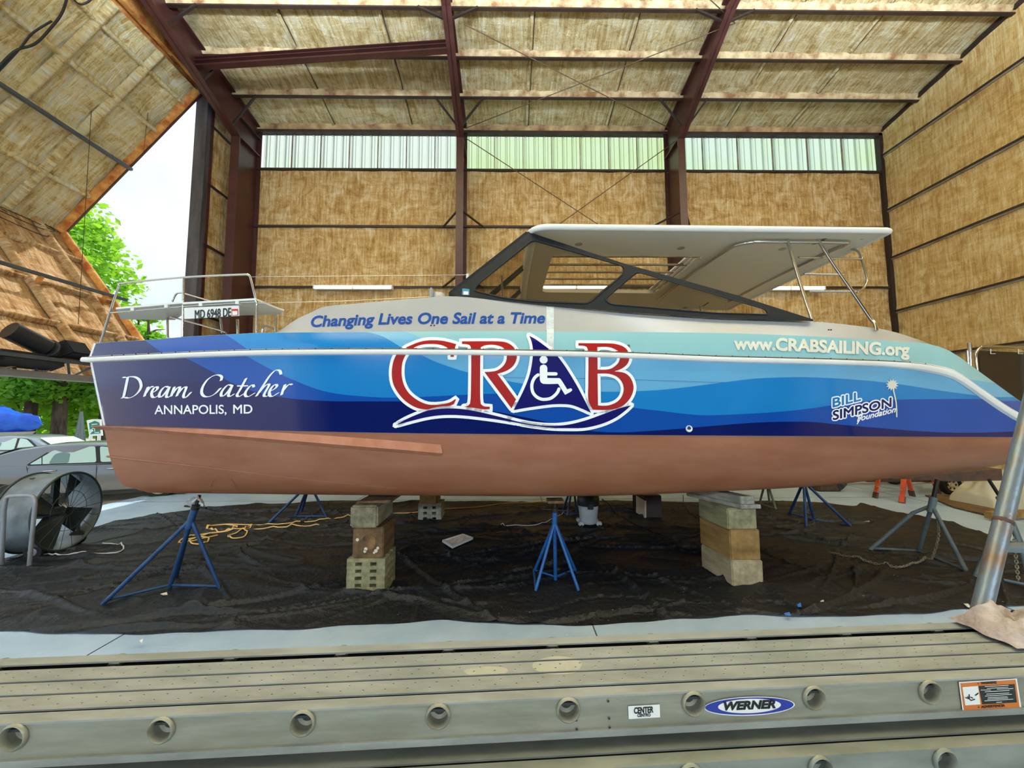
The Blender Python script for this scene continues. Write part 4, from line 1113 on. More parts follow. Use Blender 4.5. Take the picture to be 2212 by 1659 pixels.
ss([(566,718,5.0),(571,704,5.0),(596,712,5.0)], 'pulpit_brace', pulpit, 0.011)
ss([(217,741,4.76),(258,616,4.7)], 'pulpit_post', pulpit, 0.0125, far=True)
ss([(258,616,4.7),(535,594,4.42)], 'pulpit_rail', pulpit, 0.0125, far=True)
ss([(541,600,4.42),(554,722,4.45)], 'pulpit_post', pulpit, 0.0125, far=True)
ss([(397,600,4.55),(394,727,4.58)], 'pulpit_post', pulpit, 0.0125, far=True)
for poly in ([(250,668,4.70),(396,655,4.53),(400,660,5.0),(378,684,5.35),(262,676,5.2)], [(394,657,4.53),(552,648,4.42),(600,652,4.8),(614,668,4.9),(606,675,5.0),(420,676,5.2)]):
    P = [W(*p) for p in poly]; zz = sum(p.z for p in P[:2])/2
    P = [Vector((p.x, p.y, P[0].z if i in (0, 4) else P[1].z)) for i, p in enumerate(P)]
    MB().prism(P, (0, 0, 0.022)).build('bow_seat', M['white_plastic'], pulpit)
    for f in (0.25, 0.75):
        a = P[0] + (P[1] - P[0])*f; MB().box(a + Vector((-0.02, 0.0, -0.035)), a + Vector((0.02, 0.04, 0.0))).build('seat_clip', M['white_plastic'], pulpit)
bp_ = [(397.5,665,4.53),(515.5,660,4.45),(516,682,4.45),(398,689,4.53)]
board = MB().prism([W(*p) for p in bp_], (0, 0.012, 0)).build('number_board', M['white_plastic'], pulpit)
# lifelines
MB().tube([W(543,598,4.42), W(700,597,4.44), W(1012,594,4.62)], 0.004, 5).build('lifeline', M['stainless'], boat)
MB().tube([W(556,655,4.44), W(760,650,4.5), W(930,641,4.62)], 0.004, 5).build('lifeline', M['stainless'], boat)
MB().tube([W(1010,592,4.62), W(1010,602,4.62)], 0.018, 8).build('lifeline_end', M['white_lip'], boat)
MB().tube([W(1084,597,4.75), W(1085,640,4.75)], 0.012, 8).build('stanchion', M['stainless'], boat, smooth=50)

# ---- stern rail with a dark mesh screen, far quarter
sr = MB().tube(catmull([W(*p) for p in [(2113,815,8.0),(2108,775,8.0),(2110,760,8.0),(2118,751,8.0),(2130,748,8.0),(2200,751,8.0),(2212,754,8.0),(2218,766,8.0),(2222,850,8.0)]], 6), 0.028, 10).build('stern_rail', M['stainless'], boat, smooth=50)
MB().prism([W(x, y, 8.02) for x, y in [(2112,757),(2216,762),(2222,880),(2175,868),(2118,805)]], (0, 0.02, 0)).build('mesh_screen', M['mesh_screen'], sr)
for a, b in (((2094,741),(2098,800)), ((2089,757),(2094,796))):
    MB().tube([W(a[0], a[1], 7.6), W(b[0], b[1] + 30, 7.6)], 0.032 if a[0] > 2090 else 0.024, 12).build('rod_holder', M['stainless'], sr, smooth=50)
MB().tube([W(2040,768,7.6), W(2096,757,7.6)], 0.012, 6).build('stern_wire', M['wire'], sr)
for x in (2140, 2200):
    MB().tube([W(x, 754, 7.99), W(x, 764, 7.99), W(x + 10, 764, 7.99)], 0.008, 6).build('screen_hook', M['white_lip'], sr)
# centreboard fairing of the far hull
MB().prism([W(x, y, 6.0) for x, y in [(1930,1034),(2164,1013),(2166,1038),(2060,1040)]], (0, 0.25, 0)).build('keel_skeg', M['rust_metal'], boat)
# ------------------------------------------------------------------ lettering and marks on the boat
SEQ = [0]
def lift():
    SEQ[0] = (SEQ[0] + 1) % 60; return 1e-4 + SEQ[0]*1.5e-5
def strokes(paths, hw, closed=False, cap=8):
    """flat round-jointed ribbons along pixel polylines -> verts, faces; every piece lies a hair above the one before"""
    V, Fc = [], []
    for P in paths:
        P = [Vector((p[0], p[1])) for p in P]; n = len(P)
        for i in range(n if closed else n - 1):
            a, b = P[i], P[(i+1) % n]; d = b - a
            if d.length < 1e-6: continue
            d.normalize(); q = Vector((-d.y, d.x))*hw; k = len(V); z = lift()
            V += [(p.x, p.y, z) for p in (a + q, b + q, b - q, a - q)]; Fc.append((k, k+1, k+2, k+3))
        for p in P:
            k = len(V); z = lift(); V += [(p.x + cos(2*pi*j/cap)*hw, p.y + sin(2*pi*j/cap)*hw, z) for j in range(cap)]; Fc.append(tuple(range(k, k + cap)))
    return V, Fc
def smoothpoly(P, k=5, lim=38):
    """rounds the curved runs of a polygon and keeps its corners"""
    P = [Vector(p) for p in P]; n = len(P); out = []
    def corner(i):
        a = P[i] - P[i-1]; b = P[(i+1) % n] - P[i]
        return a.length > 1e-6 and b.length > 1e-6 and a.angle(b) > radians(lim)
    cn = [corner(i) for i in range(n)]
    for i in range(n):
        p1, p2 = P[i], P[(i+1) % n]; L = (p2 - p1).length
        def tan(q, fwd):
            t = P[(q+1) % n] - P[q-1]; return t.normalized()*L
        m1 = (p2 - p1) if cn[i] else tan(i, 1); m2 = (p2 - p1) if cn[(i+1) % n] else tan((i+1) % n, 0)
        for q in range(k):
            t = q/k
            out.append(tuple((2*t**3-3*t*t+1)*p1 + (t**3-2*t*t+t)*m1 + (-2*t**3+3*t*t)*p2 + (t**3-t*t)*m2))
    return out
def outline(P, hw, cap=14):
    """one continuous closed ribbon centred on the polygon, discs only on its corners"""
    P = [Vector(p) for p in P]; n = len(P); V, Fc = [], []; A, B = [], []; cs = []
    for i in range(n):
        a = (P[i] - P[i-1]).normalized(); b = (P[(i+1) % n] - P[i]).normalized()
        q = Vector((-a.y - b.y, a.x + b.x)); c = max(0.35, sqrt(max(0, (1 + a.dot(b))/2)))
        if a.dot(b) < 0.8: cs.append(P[i])
        q = q.normalized()*hw/max(c, 0.8); A.append(P[i] + q); B.append(P[i] - q)
    z0 = 0.0
    V = [(p.x, p.y, z0) for p in A] + [(p.x, p.y, z0) for p in B]
    Fc = [(i, (i+1) % n, n + (i+1) % n, n + i) for i in range(n)]
    for p in cs:
        k = len(V); z = lift() + 2e-4; V += [(p.x + cos(2*pi*j/cap)*hw, p.y + sin(2*pi*j/cap)*hw, z) for j in range(cap)]; Fc.append(tuple(range(k, k + cap)))
    return V, Fc
def nib(paths, hx, hy):
    V, Fc = [], []
    nb = Vector((hx, hy))
    for P in paths:
        P = [Vector((p.x, p.y)) for p in P]
        for a, b in zip(P, P[1:]):
            k = len(V); z = lift(); V += [(p.x, p.y, z) for p in (a - nb, a + nb, b + nb, b - nb)]; Fc.append((k, k+1, k+2, k+3))
    # a thin even stroke keeps the hairlines visible
    v2, f2 = strokes(paths, 0.7, cap=6); k = len(V)
    return V + v2, Fc + [tuple(i + k for i in f) for f in f2]
def decal(parts, fn, off, name, mat, parent, sub=0):
    mb = MB()
    for V, Fc in parts: mb.add([fn(v[0], v[1], off + (v[2] if len(v) > 2 else 0.0)) for v in V], Fc)
    return facing(mb.build(name, mat, parent, normals=False))
def text2d(body, size=1.0, offset=0.0, shear=0.0):
    cu = bpy.data.curves.new('tmp', 'FONT'); cu.body = body; cu.size = size; cu.offset = offset; cu.shear = shear; cu.resolution_u = 5
    o = bpy.data.objects.new('tmp', cu); C.objects.link(o)
    dg = bpy.context.evaluated_depsgraph_get(); me = o.evaluated_get(dg).to_mesh()
    V = [(v.co.x, v.co.y) for v in me.vertices]; T = [tuple(p.vertices) for p in me.polygons]
    cnt = {}
    for t in T:
        for i in range(len(t)):
            e = tuple(sorted((t[i], t[(i+1) % len(t)]))); cnt[e] = cnt.get(e, 0) + 1
    E = [e for e, c in cnt.items() if c == 1]
    o.evaluated_get(dg).to_mesh_clear(); bpy.data.objects.remove(o); bpy.data.curves.remove(cu)
    return V, T, E
def textpx(body, x0, x1, ybase0, ybase1, cap, offset=0.0, shear=0.0, grow=0.0, capref=0.7, curve=None):
    """text laid on a pixel baseline; returns list of (verts, faces)"""
    V, T, E = text2d(body, 1.0, offset, shear)
    xa = min(v[0] for v in V); xb = max(v[0] for v in V); ang = (ybase1 - ybase0)/(x1 - x0)
    sc = (x1 - x0)/(xb - xa); sy = cap/capref
    def mp(v):
        x = x0 + (v[0] - xa)*sc; y = (curve(x) if curve else ybase0 + (x - x0)*ang) - v[1]*sy
        return (x, y)
    P = [mp(v) for v in V]; parts = [(P, T)]
    if grow:
        V2, F2 = [], []
        for a, b in E:
            v, f = strokes([[P[a], P[b]]], grow, cap=6); k = len(V2); V2 += v; F2 += [tuple(i + k for i in q) for q in f]
        parts.append((V2, F2))
    return parts
CAPREF = 0.70
def c1(pts): return [(820 + x/6.913, 700 + y/6.913) for x, y in pts]
def c2(pts): return [(1090 + x/6.913, 700 + y/6.913) for x, y in pts]
def sm(pts, k=4): return [(p.x, p.y) for p in catmull([(a, b, 0) for a, b in pts], k, True)]
LC = c1([(1145,300),(1040,270),(930,248),(800,240),(680,248),(570,275),(470,315),(400,348),(330,395),(265,440),(215,530),(188,640),(182,760),(200,880),(240,970),(300,1060),(380,1145),(480,1215),(580,1258),(700,1275),(800,1252),(920,1230),(1050,1220),(1110,1195),(1140,1130),(1130,1120),(1060,1165),(960,1195),(830,1207),(720,1200),(610,1160),(500,1090),(420,1010),(360,900),(332,780),(330,660),(345,560),(385,470),(440,400),(500,360),(560,330),(650,305),(780,297),(880,305),(960,328),(1030,370),(1060,430),(1058,490),(1108,490),(1114,430),(1130,340)])
LR = c1([(1230,258),(1230,297),(1290,300),(1340,312),(1362,345),(1368,440),(1366,800),(1360,1100),(1350,1190),(1310,1225),(1260,1232),(1290,1240),(1400,1250),(1480,1262),(1560,1275),(1645,1272),(1645,1235),(1560,1228),(1512,1195),(1502,1100),(1502,700),(1505,440),(1512,345),(1580,317),(1700,310),(1820,340),(1880,390),(1897,450),(1893,540),(1850,620),(1760,690),(1650,712),(1565,715),(1970,1260),(2037,1125),(1760,745),(1900,695),(1990,630),(2040,540),(2048,440),(2010,355),(1930,290),(1830,262),(1600,256)])
LA = c2([(370,175),(470,230),(640,355),(760,450),(860,570),(960,720),(1080,920),(1180,1110),(1290,1325),(1150,1262),(1000,1208),(860,1195),(700,1200),(500,1225),(300,1255),(135,1285),(230,1100),(310,930),(370,770),(400,640),(420,500),(425,400),(405,270)])
LB = c2([(1103,285),(1103,322),(1180,325),(1225,340),(1245,390),(1252,480),(1250,900),(1252,1140),(1310,1270),(1330,1280),(1550,1281),(1700,1252),(1810,1185),(1890,1080),(1925,970),(1915,880),(1870,790),(1790,730),(1640,705),(1740,670),(1830,600),(1865,500),(1840,400),(1780,340),(1690,305),(1600,290),(1300,286)])
LB1 = c2([(1385,345),(1500,340),(1600,355),(1690,400),(1722,480),(1715,540),(1685,595),(1600,660),(1520,680),(1390,680)])
LB2 = c2([(1388,740),(1550,742),(1670,782),(1750,865),(1778,970),(1750,1080),(1680,1160),(1570,1210),(1470,1220),(1395,1215)])
SW = c1([(240,1510),(400,1420),(560,1350),(720,1292),(900,1266),(1100,1260),(1300,1278),(1500,1315),(1750,1375),(2000,1438)]) + c2([(0,1402),(150,1445),(400,1497),(700,1522),(950,1502),(1200,1442),(1500,1335),(1700,1262),(1888,1213),(1800,1295),(1650,1402),(1450,1490),(1200,1548),(950,1556),(700,1548),(400,1512),(200,1478)]) + c1([(2074,1478),(1900,1448),(1700,1418),(1500,1392),(1300,1370),(1100,1358),(900,1364),(700,1392),(500,1440),(350,1480)])
shapes = [(LC, ()), (LR, ()), (LA, ()), (LB, (LB1, LB2)), (SW, ())]
shapes = [(smoothpoly(P), tuple(smoothpoly(h) for h in H)) for P, H in shapes]
def densify(poly, d=9):
    out = []; n = len(poly)
    for i in range(n):
        a, b = Vector(poly[i]), Vector(poly[(i+1) % n]); k = max(1, int((b-a).length/d))
        out += [tuple(a + (b-a)*j/k) for j in range(k)]
    return out
def hp(x, y, off):
    r = fRAIL(x)
    return hullp(x, y, off + 0.0025)
def splitrail(parts):
    """keep the marks on the strake and the side apart where the rubbing strake runs between them"""
    out = []
    for V, Fc in parts:
        Fk = []
        for f in Fc:
            s = [V[i][1] < fRAIL(V[i][0]) for i in f]
            if all(s) or not any(s): Fk.append(f)
        out.append((V, Fk))
    return out
def cutfill(P, H=()):
    """fill the polygon and cut it in two, above and below the rubbing strake"""
    V, T = fill2d(densify(P), [densify(h) for h in H]); res = []
    for up in (True, False):
        lim = lambda x: fRAIL(x) + (-3.0 if up else 3.0)
        ins = lambda p: (p[1] <= lim(p[0])) == up
        V2, F2 = [], []
        for t in T:
            poly = [V[i] for i in t]; o = []; n = len(poly)
            for i in range(n):
                a, b = poly[i], poly[(i+1) % n]
                if ins(a): o.append(a)
                if ins(a) != ins(b):
                    lo, hi = 0.0, 1.0
                    for _ in range(18):
                        m_ = (lo+hi)/2; q = (a[0]+(b[0]-a[0])*m_, a[1]+(b[1]-a[1])*m_)
                        if ins(q) == ins(a): lo = m_
                        else: hi = m_
                    o.append((a[0]+(b[0]-a[0])*lo, a[1]+(b[1]-a[1])*lo))
            if len(o) > 2:
                k = len(V2); V2 += o; F2.append(tuple(range(k, k + len(o))))
        res.append((V2, F2))
    return res
whitep = []
for P, H in shapes:
    whitep += splitrail([outline(densify(P, 3), 6.4)])
    for h in H: whitep += splitrail([outline(densify(h, 3), 6.4)])
decal(whitep, hp, 0.007, 'logo_outline', M['decal_white'], hull)
for P, H in (shapes[0], shapes[1], shapes[3]): decal(cutfill(P, H), hp, 0.0085, 'logo_letter', M['decal_red'], hull)
decal(sum((cutfill(P, H) for P, H in (shapes[2],)), []), hp, 0.0095, 'logo_sail', M['decal_navy'], hull)
decal(cutfill(shapes[4][0]), hp, 0.0085, 'logo_wave', M['decal_navy'], hull)
# seated wheelchair figure
hd = c2([(583 + 60*cos(2*pi*k/20), 533 + 58*sin(2*pi*k/20)) for k in range(20)])
bd = c2([(527,650),(540,620),(583,603),(620,618),(637,650),(637,718),(770,720),(788,730),(792,745),(786,760),(770,768),(637,768),(637,805),(820,808),(842,828),(935,975),(985,958),(1004,968),(1010,985),(995,1005),(903,1057),(800,893),(580,893),(540,870),(527,830)])
arc = c2([(500,758),(450,800),(415,870),(406,945),(425,1025),(475,1085),(545,1120),(612,1124),(690,1108),(755,1060),(795,1010),(812,968)])
decal([fill2d(hd), fill2d(smoothpoly(bd, 4)), strokes([[(p.x, p.y) for p in catmull([(a, b, 0) for a, b in arc], 4)]], 3.4)], hp, 0.0108, 'logo_figure', M['decal_white'], hull)
# boat name in broad-nib italic
def dc(paths):
    return [[Vector((240 + p.x/5.395, 780 + p.y/5.395, 0)) for p in catmull([(a, b, 0) for a, b in P], 7)] for P in paths]
NAME = [
 [(195,190),(172,300),(150,400)], [(140,186),(170,192),(215,182),(280,186),(330,220),(350,285),(330,345),(275,402),(210,430),(160,424),(118,432)], [(150,400),(138,425),(118,432)],
 [(432,300),(408,355),(388,412)], [(398,385),(440,325),(468,296),(486,303)],
 [(470,372),(515,350),(542,318),(530,298),(502,312),(475,360),(477,408),(505,426),(552,400)],
 [(668,305),(632,296),(592,330),(562,385),(566,418),(592,414),(640,360),(682,300)], [(682,300),(655,370),(644,412),(664,424),(702,398)],
 [(738,300),(716,360),(700,412)], [(712,385),(762,320),(794,299),(800,318),(780,370),(764,410)], [(776,385),(828,320),(864,299),(874,318),(848,385),(846,418),(872,424),(932,362)],
 [(1280,228),(1290,186),(1255,162),(1200,168),(1125,215),(1068,300),(1056,370),(1085,410),(1140,414),(1210,382),(1276,314)],
 [(1408,286),(1366,276),(1320,315),(1284,370),(1287,408),(1320,400),(1370,345),(1412,285)], [(1412,285),(1380,360),(1367,400),(1390,412),(1432,383)],
 [(1575,200),(1505,330),(1468,393),(1490,414),(1545,382)],
 [(1664,304),(1652,276),(1615,295),(1568,360),(1566,403),(1600,414),(1674,372)],
 [(1980,155),(1966,112),(1915,108),(1850,170),(1780,275),(1692,410)], [(1718,375),(1780,302),(1826,267),(1840,284),(1792,370),(1782,403),(1810,412),(1862,383)],
 [(1848,352),(1903,326),(1934,291),(1915,271),(1877,300),(1848,350),(1848,398),(1880,412),(1952,368)],
 [(2028,272),(2006,330),(1986,395)], [(1998,352),(2048,292),(2084,267),(2106,277)]]
v_, f_ = nib(dc(NAME), 3.2, -1.1)
bar_ = strokes([[(240+1472/5.395, 780+290/5.395), (240+1592/5.395, 780+288/5.395)]], 1.2)
decal([(v_, f_), bar_], hp, 0.0075, 'name_lettering', M['decal_white'], hull)
decal(textpx('ANNAPOLIS,', 334, 489, 894.5, 893.5, 18.6, 0.0, 0, 0.35, capref=0.68), hp, 0.0075, 'port_lettering', M['decal_white'], hull)
decal(textpx('MD', 504, 545, 893.2, 893, 18.6, 0.0, 0, 0.35, capref=0.68), hp, 0.0075, 'port_lettering', M['decal_white'], hull)
cv = smooth([(672,706),(740,703),(830,700),(900,699),(1000,698.5),(1180,697.5)])
decal(textpx('Changing Lives One Sail at a Time', 672, 1177, 0, 0, 22.5, 0.015, 0.2, 0.5, capref=0.68, curve=cv), cabp, 0.004, 'slogan_lettering', M['decal_text'], cabin)
cw = smooth([(1586,754),(1700,757),(1800,761.5),(1900,765.5),(1964,768)])
decal(textpx('www.CRABSAILING.org', 1586, 1964, 0, 0, 25, 0.02, 0.0, 0.75, capref=0.68, curve=cw), hp, 0.006, 'web_lettering', M['decal_cream'], hull)
def onboard(x, y, off): return W(x, y, 4.53 + (4.45 - 4.53)*(x - 397)/118 - off)
decal(textpx('MD 6948 DE', 421, 499, 688.5, 683.2, 18, 0.0, 0, 0.45, capref=0.68), onboard, 0.004, 'registration_lettering', M['decal_black'], board)
for px in (428, 436): pass
decal([([(500,667.5),(514,667),(514.5,681),(500.5,682)], [(0,1,2,3)])], onboard, 0.003, 'year_sticker', M['red'], board)
decal([([(501.5,672),(512.5,671.5),(513,680),(502,681)], [(0,1,2,3)])], onboard, 0.005, 'year_sticker', M['sticker_white'], board)
decal([([(422,675.5),(437,674.6),(437,678),(422,679)], [(0,1,2,3)])], onboard, 0.0025, 'tape_scrap', M['sticker_white'], board)
# sponsor mark: two outlined lines, script line and a palm
def c4(x, y): return (1780 + x/12.29, 800 + y/12.29)
def tx4(body, p0, p1, cap, **k):
    a = c4(*p0); b = c4(*p1); return textpx(body, a[0], b[0], a[1], b[1], cap/12.29, **k)
decal(tx4('BILL', (235,980), (975,800), 235, offset=0.0, grow=3.3, capref=0.68) + tx4('SIMPSON', (240,1320), (1785,960), 235, offset=0.0, grow=3.3, capref=0.68), hp, 0.006, 'sponsor_outline', M['decal_white'], hull)
decal(tx4('BILL', (235,980), (975,800), 235, grow=0.75, capref=0.68), hp, 0.0072, 'sponsor_lettering', M['v_mid'], hull)
decal(tx4('SIMPSON', (240,1320), (1785,960), 235, grow=0.75, capref=0.68), hp, 0.0072, 'sponsor_lettering', M['v_navy'], hull)
decal(tx4('Foundation', (880,1360), (1905,1105), 150, shear=0.3, grow=0.45, capref=0.68) + [strokes([[c4(880,1420), c4(960,1290), c4(1020,1180)], [c4(880,1230), c4(960,1170), c4(1050,1150)]], 1.0)], hp, 0.0082, 'sponsor_script_lettering', M['decal_white'], hull)
pl = []
for k in range(12):
    a = 2*pi*k/12 + 0.2; pl += [c4(1810 + 175*cos(a), 385 + 165*sin(a)), c4(1810 + 105*cos(a + pi/12), 385 + 100*sin(a + pi/12))]
decal([fill2d(pl), strokes([[c4(1840,520), c4(1880,680), c4(1915,850), c4(1930,1050), c4(1930,1230)]], 1.4)], hp, 0.0075, 'sponsor_palm', M['decal_cream'], hull)
# ------------------------------------------------------------------ drop cloth under the boat
NEAR = [(-60,1366),(0,1366),(150,1370),(310,1371),(420,1365),(620,1360),(760,1352),(900,1344),(1000,1343),(1100,1349),(1240,1351),(1330,1349),(1440,1340),(1560,1332),(1640,1331),(1760,1333),(1900,1330),(2040,1322),(2200,1310),(2340,1298)]
FAR = [(-60,1222),(50,1195),(195,1142),(300,1118),(480,1094),(620,1088),(750,1082),(880,1087),(1050,1083),(1200,1086),(1330,1082),(1500,1085),(1660,1083),(1760,1085),(1840,1093),(1860,1088),(1900,1097),(1960,1112),(2050,1130),(2130,1153),(2180,1170),(2290,1215)]
def along(pts, n):
    P = [F(*p) for p in pts]; P = catmull(P, 8)
    L = [0]
    for a, b in zip(P, P[1:]): L.append(L[-1] + (b-a).length)
    out = []; k = 0
    for i in range(n + 1):
        s = L[-1]*i/n
        while k < len(L) - 2 and L[k+1] < s: k += 1
        t = (s - L[k])/max(1e-9, L[k+1]-L[k]); out.append(P[k].lerp(P[k+1], t))
    return out
NU, NVV = 640, 320
nr, fa = along(NEAR, NU), along(FAR, NU)
def ridge(x, y, s): return 1 - abs(noise.noise((x, y, s)))*1.6
folds = []
rf = random.Random(3)
for _ in range(150):
    cx, cy = rf.uniform(-8, 8), rf.uniform(2.7, 9); a = rf.gauss(0.0, 0.35) + (pi if rf.random() < .5 else 0)
    if rf.random() < 0.25: a = rf.uniform(0, pi)
    folds.append((cx, cy, cos(a), sin(a), rf.uniform(0.5, 2.4), rf.uniform(0.014, 0.034), rf.uniform(0.02, 0.06), rf.uniform(-0.4, 0.4)))
def cloth_h(x, y):
    wx = x + 0.35*noise.noise((x*0.6, y*0.6, 5)); wy = y + 0.35*noise.noise((x*0.6, y*0.6, 8))
    h = 0.045*max(0, ridge(wx*0.35, wy*1.25, 1))**10 + 0.03*max(0, ridge(wx*0.8 + wy*0.6, wy*2.0 - wx*0.4, 4))**7 + 0.008*max(0, ridge(wx*1.6, wy*4.0, 9))**5
    h += 0.004*noise.noise((x*6, y*6, 2))
    for cx, cy, ca, sa, ln, wd, hh, bend in folds:
        dx, dy = x - cx, y - cy
        if abs(dx) + abs(dy) > 3.6: continue
        u = dx*ca + dy*sa; v = -dx*sa + dy*ca - bend*u*u*0.4/max(0.5, ln)
        e = 1 - (u/ln)**2
        if e > 0: h += hh*e*exp(-(v/wd)**2)
    return max(0.0, h)
cv_ = [[0]*(NU + 1) for _ in range(NVV + 1)]
for j in range(NVV + 1):
    for i in range(NU + 1):
        p = nr[i].lerp(fa[i], j/NVV); e = min(j/NVV, 1 - j/NVV)*NVV
        if j in (0, 1, NVV): p = p + Vector((0, 0.05*noise.noise((p.x*2.2, 3, 1)), 0))
        cv_[j][i] = Vector((p.x, p.y, 0.006 + cloth_h(p.x, p.y)*min(1, 0.35 + e/8)))
drop = MB().grid(lambda u, v: cv_[round(v*NVV)][round(u*NU)], NU, NVV).build('drop_cloth', M['drop_cloth'], smooth=70, normals=False)
tag(drop, 'wrinkled black drop cloth spread over the floor under the boat', 'drop cloth')

# ------------------------------------------------------------------ boat stands
def stand(label, mat, hub, top, feet, ties, post=None, pad=False, handle=True, r=0.022, zhub=None, screwr=0.018, kinks=None):
    fp = [F(x, y, 0.012) for x, y in feet]
    c = sum(fp, Vector())/len(fp)
    hb = W(hub[0], hub[1], hub[2] if len(hub) > 2 else c.y)
    t = thing('boat_stand', label, 'boat stand', (c.x, c.y, 0), 'jack stands propping the hulls')
    for i, f in enumerate(fp):
        d = (f - hb).normalized(); pts = [hb + d*0.02, f]
        if kinks and i in kinks: pts = [hb, W(*kinks[i]), f]
        MB().tube(pts, r, 10).build('leg', mat, t, smooth=50)
    allp = fp + ([F(post[0], post[1], 0.012)] if post else [])
    if post: MB().tube([hb, allp[-1]], r*1.25, 10).build('post', mat, t, smooth=50)
    for a, b in ties:
        MB().tube([allp[a] + Vector((0,0,0.035)), allp[b] + Vector((0,0,0.035))], r*0.72, 8).build('brace', mat, t, smooth=50)
    tp_ = W(top[0], top[1], top[2] if len(top) > 2 else hb.y)
    d = (tp_ - hb).normalized()
    MB().tube([hb - d*0.10, hb + d*0.12], r*1.7, 12).build('collar', mat, t, smooth=50)
    MB().tube([hb + d*0.1, tp_], screwr, 10).build('screw', M['screw'], t, smooth=50)
    if handle:
        q = hb + d*0.15
        MB().tube([q + Vector((-0.15, 0.03, 0.004)), q + Vector((0.15, -0.03, -0.004))], 0.012, 8).build('handle', M['screw'], t, smooth=50)
        MB().tube([q - d*0.025, q + d*0.025], 0.042, 12).build('nut', M['screw'], t, smooth=50)
    if pad:
        MB().obox(tp_ + Vector((-0.10, -0.10, -0.045)), (0.20, 0, 0.0), (0, 0.2, 0), (0, 0, 0.03)).build('pad', M['wood_brown'], t)
    return t, hb, tp_
s1, h1, t1 = stand('dark blue stand under the bow with a rag on its tip', M['navy_stand'], (413,1122,4.72), (431,1070,4.72), [(222,1305),(366,1270),(476,1273),(381,1244)], [(0,1),(1,2)])
s2, h2, t2 = stand('bright blue stand propping the middle of the near hull', M['blue_stand'], (1198,1128), (1199,1076), [(1153,1237),(1157,1276),(1250,1276),(1244,1235)], [(0,1),(0,4),(4,3)], post=(1200,1252), pad=True, r=0.019)
stand('blue stand on the far side beyond the yellow cord coil', M['navy_stand'], (669,1044), (672,1020), [(579,1131),(637,1119),(650,1110),(706,1119)], [(0,1),(1,3)], r=0.024, handle=False)
stand('blue stand half hidden behind the wet vacuum', M['navy_stand'], (1238,1040), (1240,1020), [(1214,1108),(1225,1116),(1246,1113)], [(0,1),(1,2)], handle=False)
stand('olive stand behind the right timber stack', M['olive_stand'], (1655,1034), (1656,1015), [(1640,1090),(1677,1103),(1663,1090)], [(0,1)], handle=False)
stand('dark blue four-legged stand right of the right timber stack', M['navy_stand'], (1736,1040), (1738,1015), [(1704,1112),(1742,1143),(1760,1127),(1839,1138)], [(0,2),(1,2),(2,3)], handle=False, r=0.024)
s7, h7, t7 = stand('weathered grey stand with a chain hanging from its collar', M['grey_stand'], (2013,1092), (2025,1036), [(1878,1189),(1983,1195),(2090,1239)], [(0,1),(1,2)], handle=False, r=0.026, screwr=0.026, kinks={0: (1972,1108,5.75)})
s8, h8, t8 = stand('grey stand half hidden behind the leaning steel pipe', M['grey_stand'], (2172,1092), (2136,1036), [(2107,1246),(2226,1220),(2236,1274)], [(0,2)], handle=False, r=0.026)
def chain(pts, label, r=0.006, ln=0.042):
    P = [Vector((p.x, p.y, max(p.z, cloth_h(p.x, p.y) + 0.022))) for p in catmull(pts, 24)]; L = 0; c = MB(); k = 0; acc = 0; last = P[0]
    for p in P[1:]:
        while (p - last).length >= ln*0.72:
            d = (p - last).normalized(); q = last + d*ln*0.72; mid = (last + q)/2
            s = d.cross(Vector((0,0,1)))
            if s.length < .1: s = Vector((1,0,0))
            s.normalize(); n = s if k % 2 else d.cross(s).normalized()
            c.tube([mid + d*(ln/2*cos(2*pi*i/8)) + n*(ln*0.3*sin(2*pi*i/8)) for i in range(8)], r, 5, closed=True)
            last = q; k += 1
    o = c.build('chain', M['chain'], None, smooth=60, loc=P[0]); return tag(o, label, 'chain')
f_ = lambda x, y, h=0.015: F(x, y, h)
hz7 = h7 + Vector((-0.02, -0.07, -0.06))
chain([hz7, Vector((hz7.x, hz7.y, 0.35)), f_(2010,1213), f_(1990,1218), f_(1932,1226), f_(1867,1213), f_(1791,1194)], 'rusty steel chain trailing over the drop cloth from the grey stand')
p8 = W(2190, 1160, F(2201, 1264).y + 0.05)
chain([p8, p8.lerp(F(2201,1264), 0.5), f_(2201,1264)], 'short rusty chain hanging beside the leaning steel pipe')
# rag on the bow stand
rag = MB().grid(lambda u, v: t1 + Vector((-0.085 + 0.17*u, -0.02 - 0.05*abs(u-.5) + 0.03*noise.noise((u*5, v*4, 1)), 0.0 - (0.10*abs(u - 0.5)*2)*(0.5+v*0.9) + 0.02*noise.noise((u*7, v*6, 4)) + (0.0 if v < .5 else -0.02))) + Vector((0, 0.10*(v - .5), 0)), 14, 8).build('rag', pm('rag', srgb(206, 204, 206), 0.9, var=0.1, vscale=12), None, smooth=60, loc=t1)
tag(rag, 'pale rag wrapped over the tip of the bow stand', 'rag')

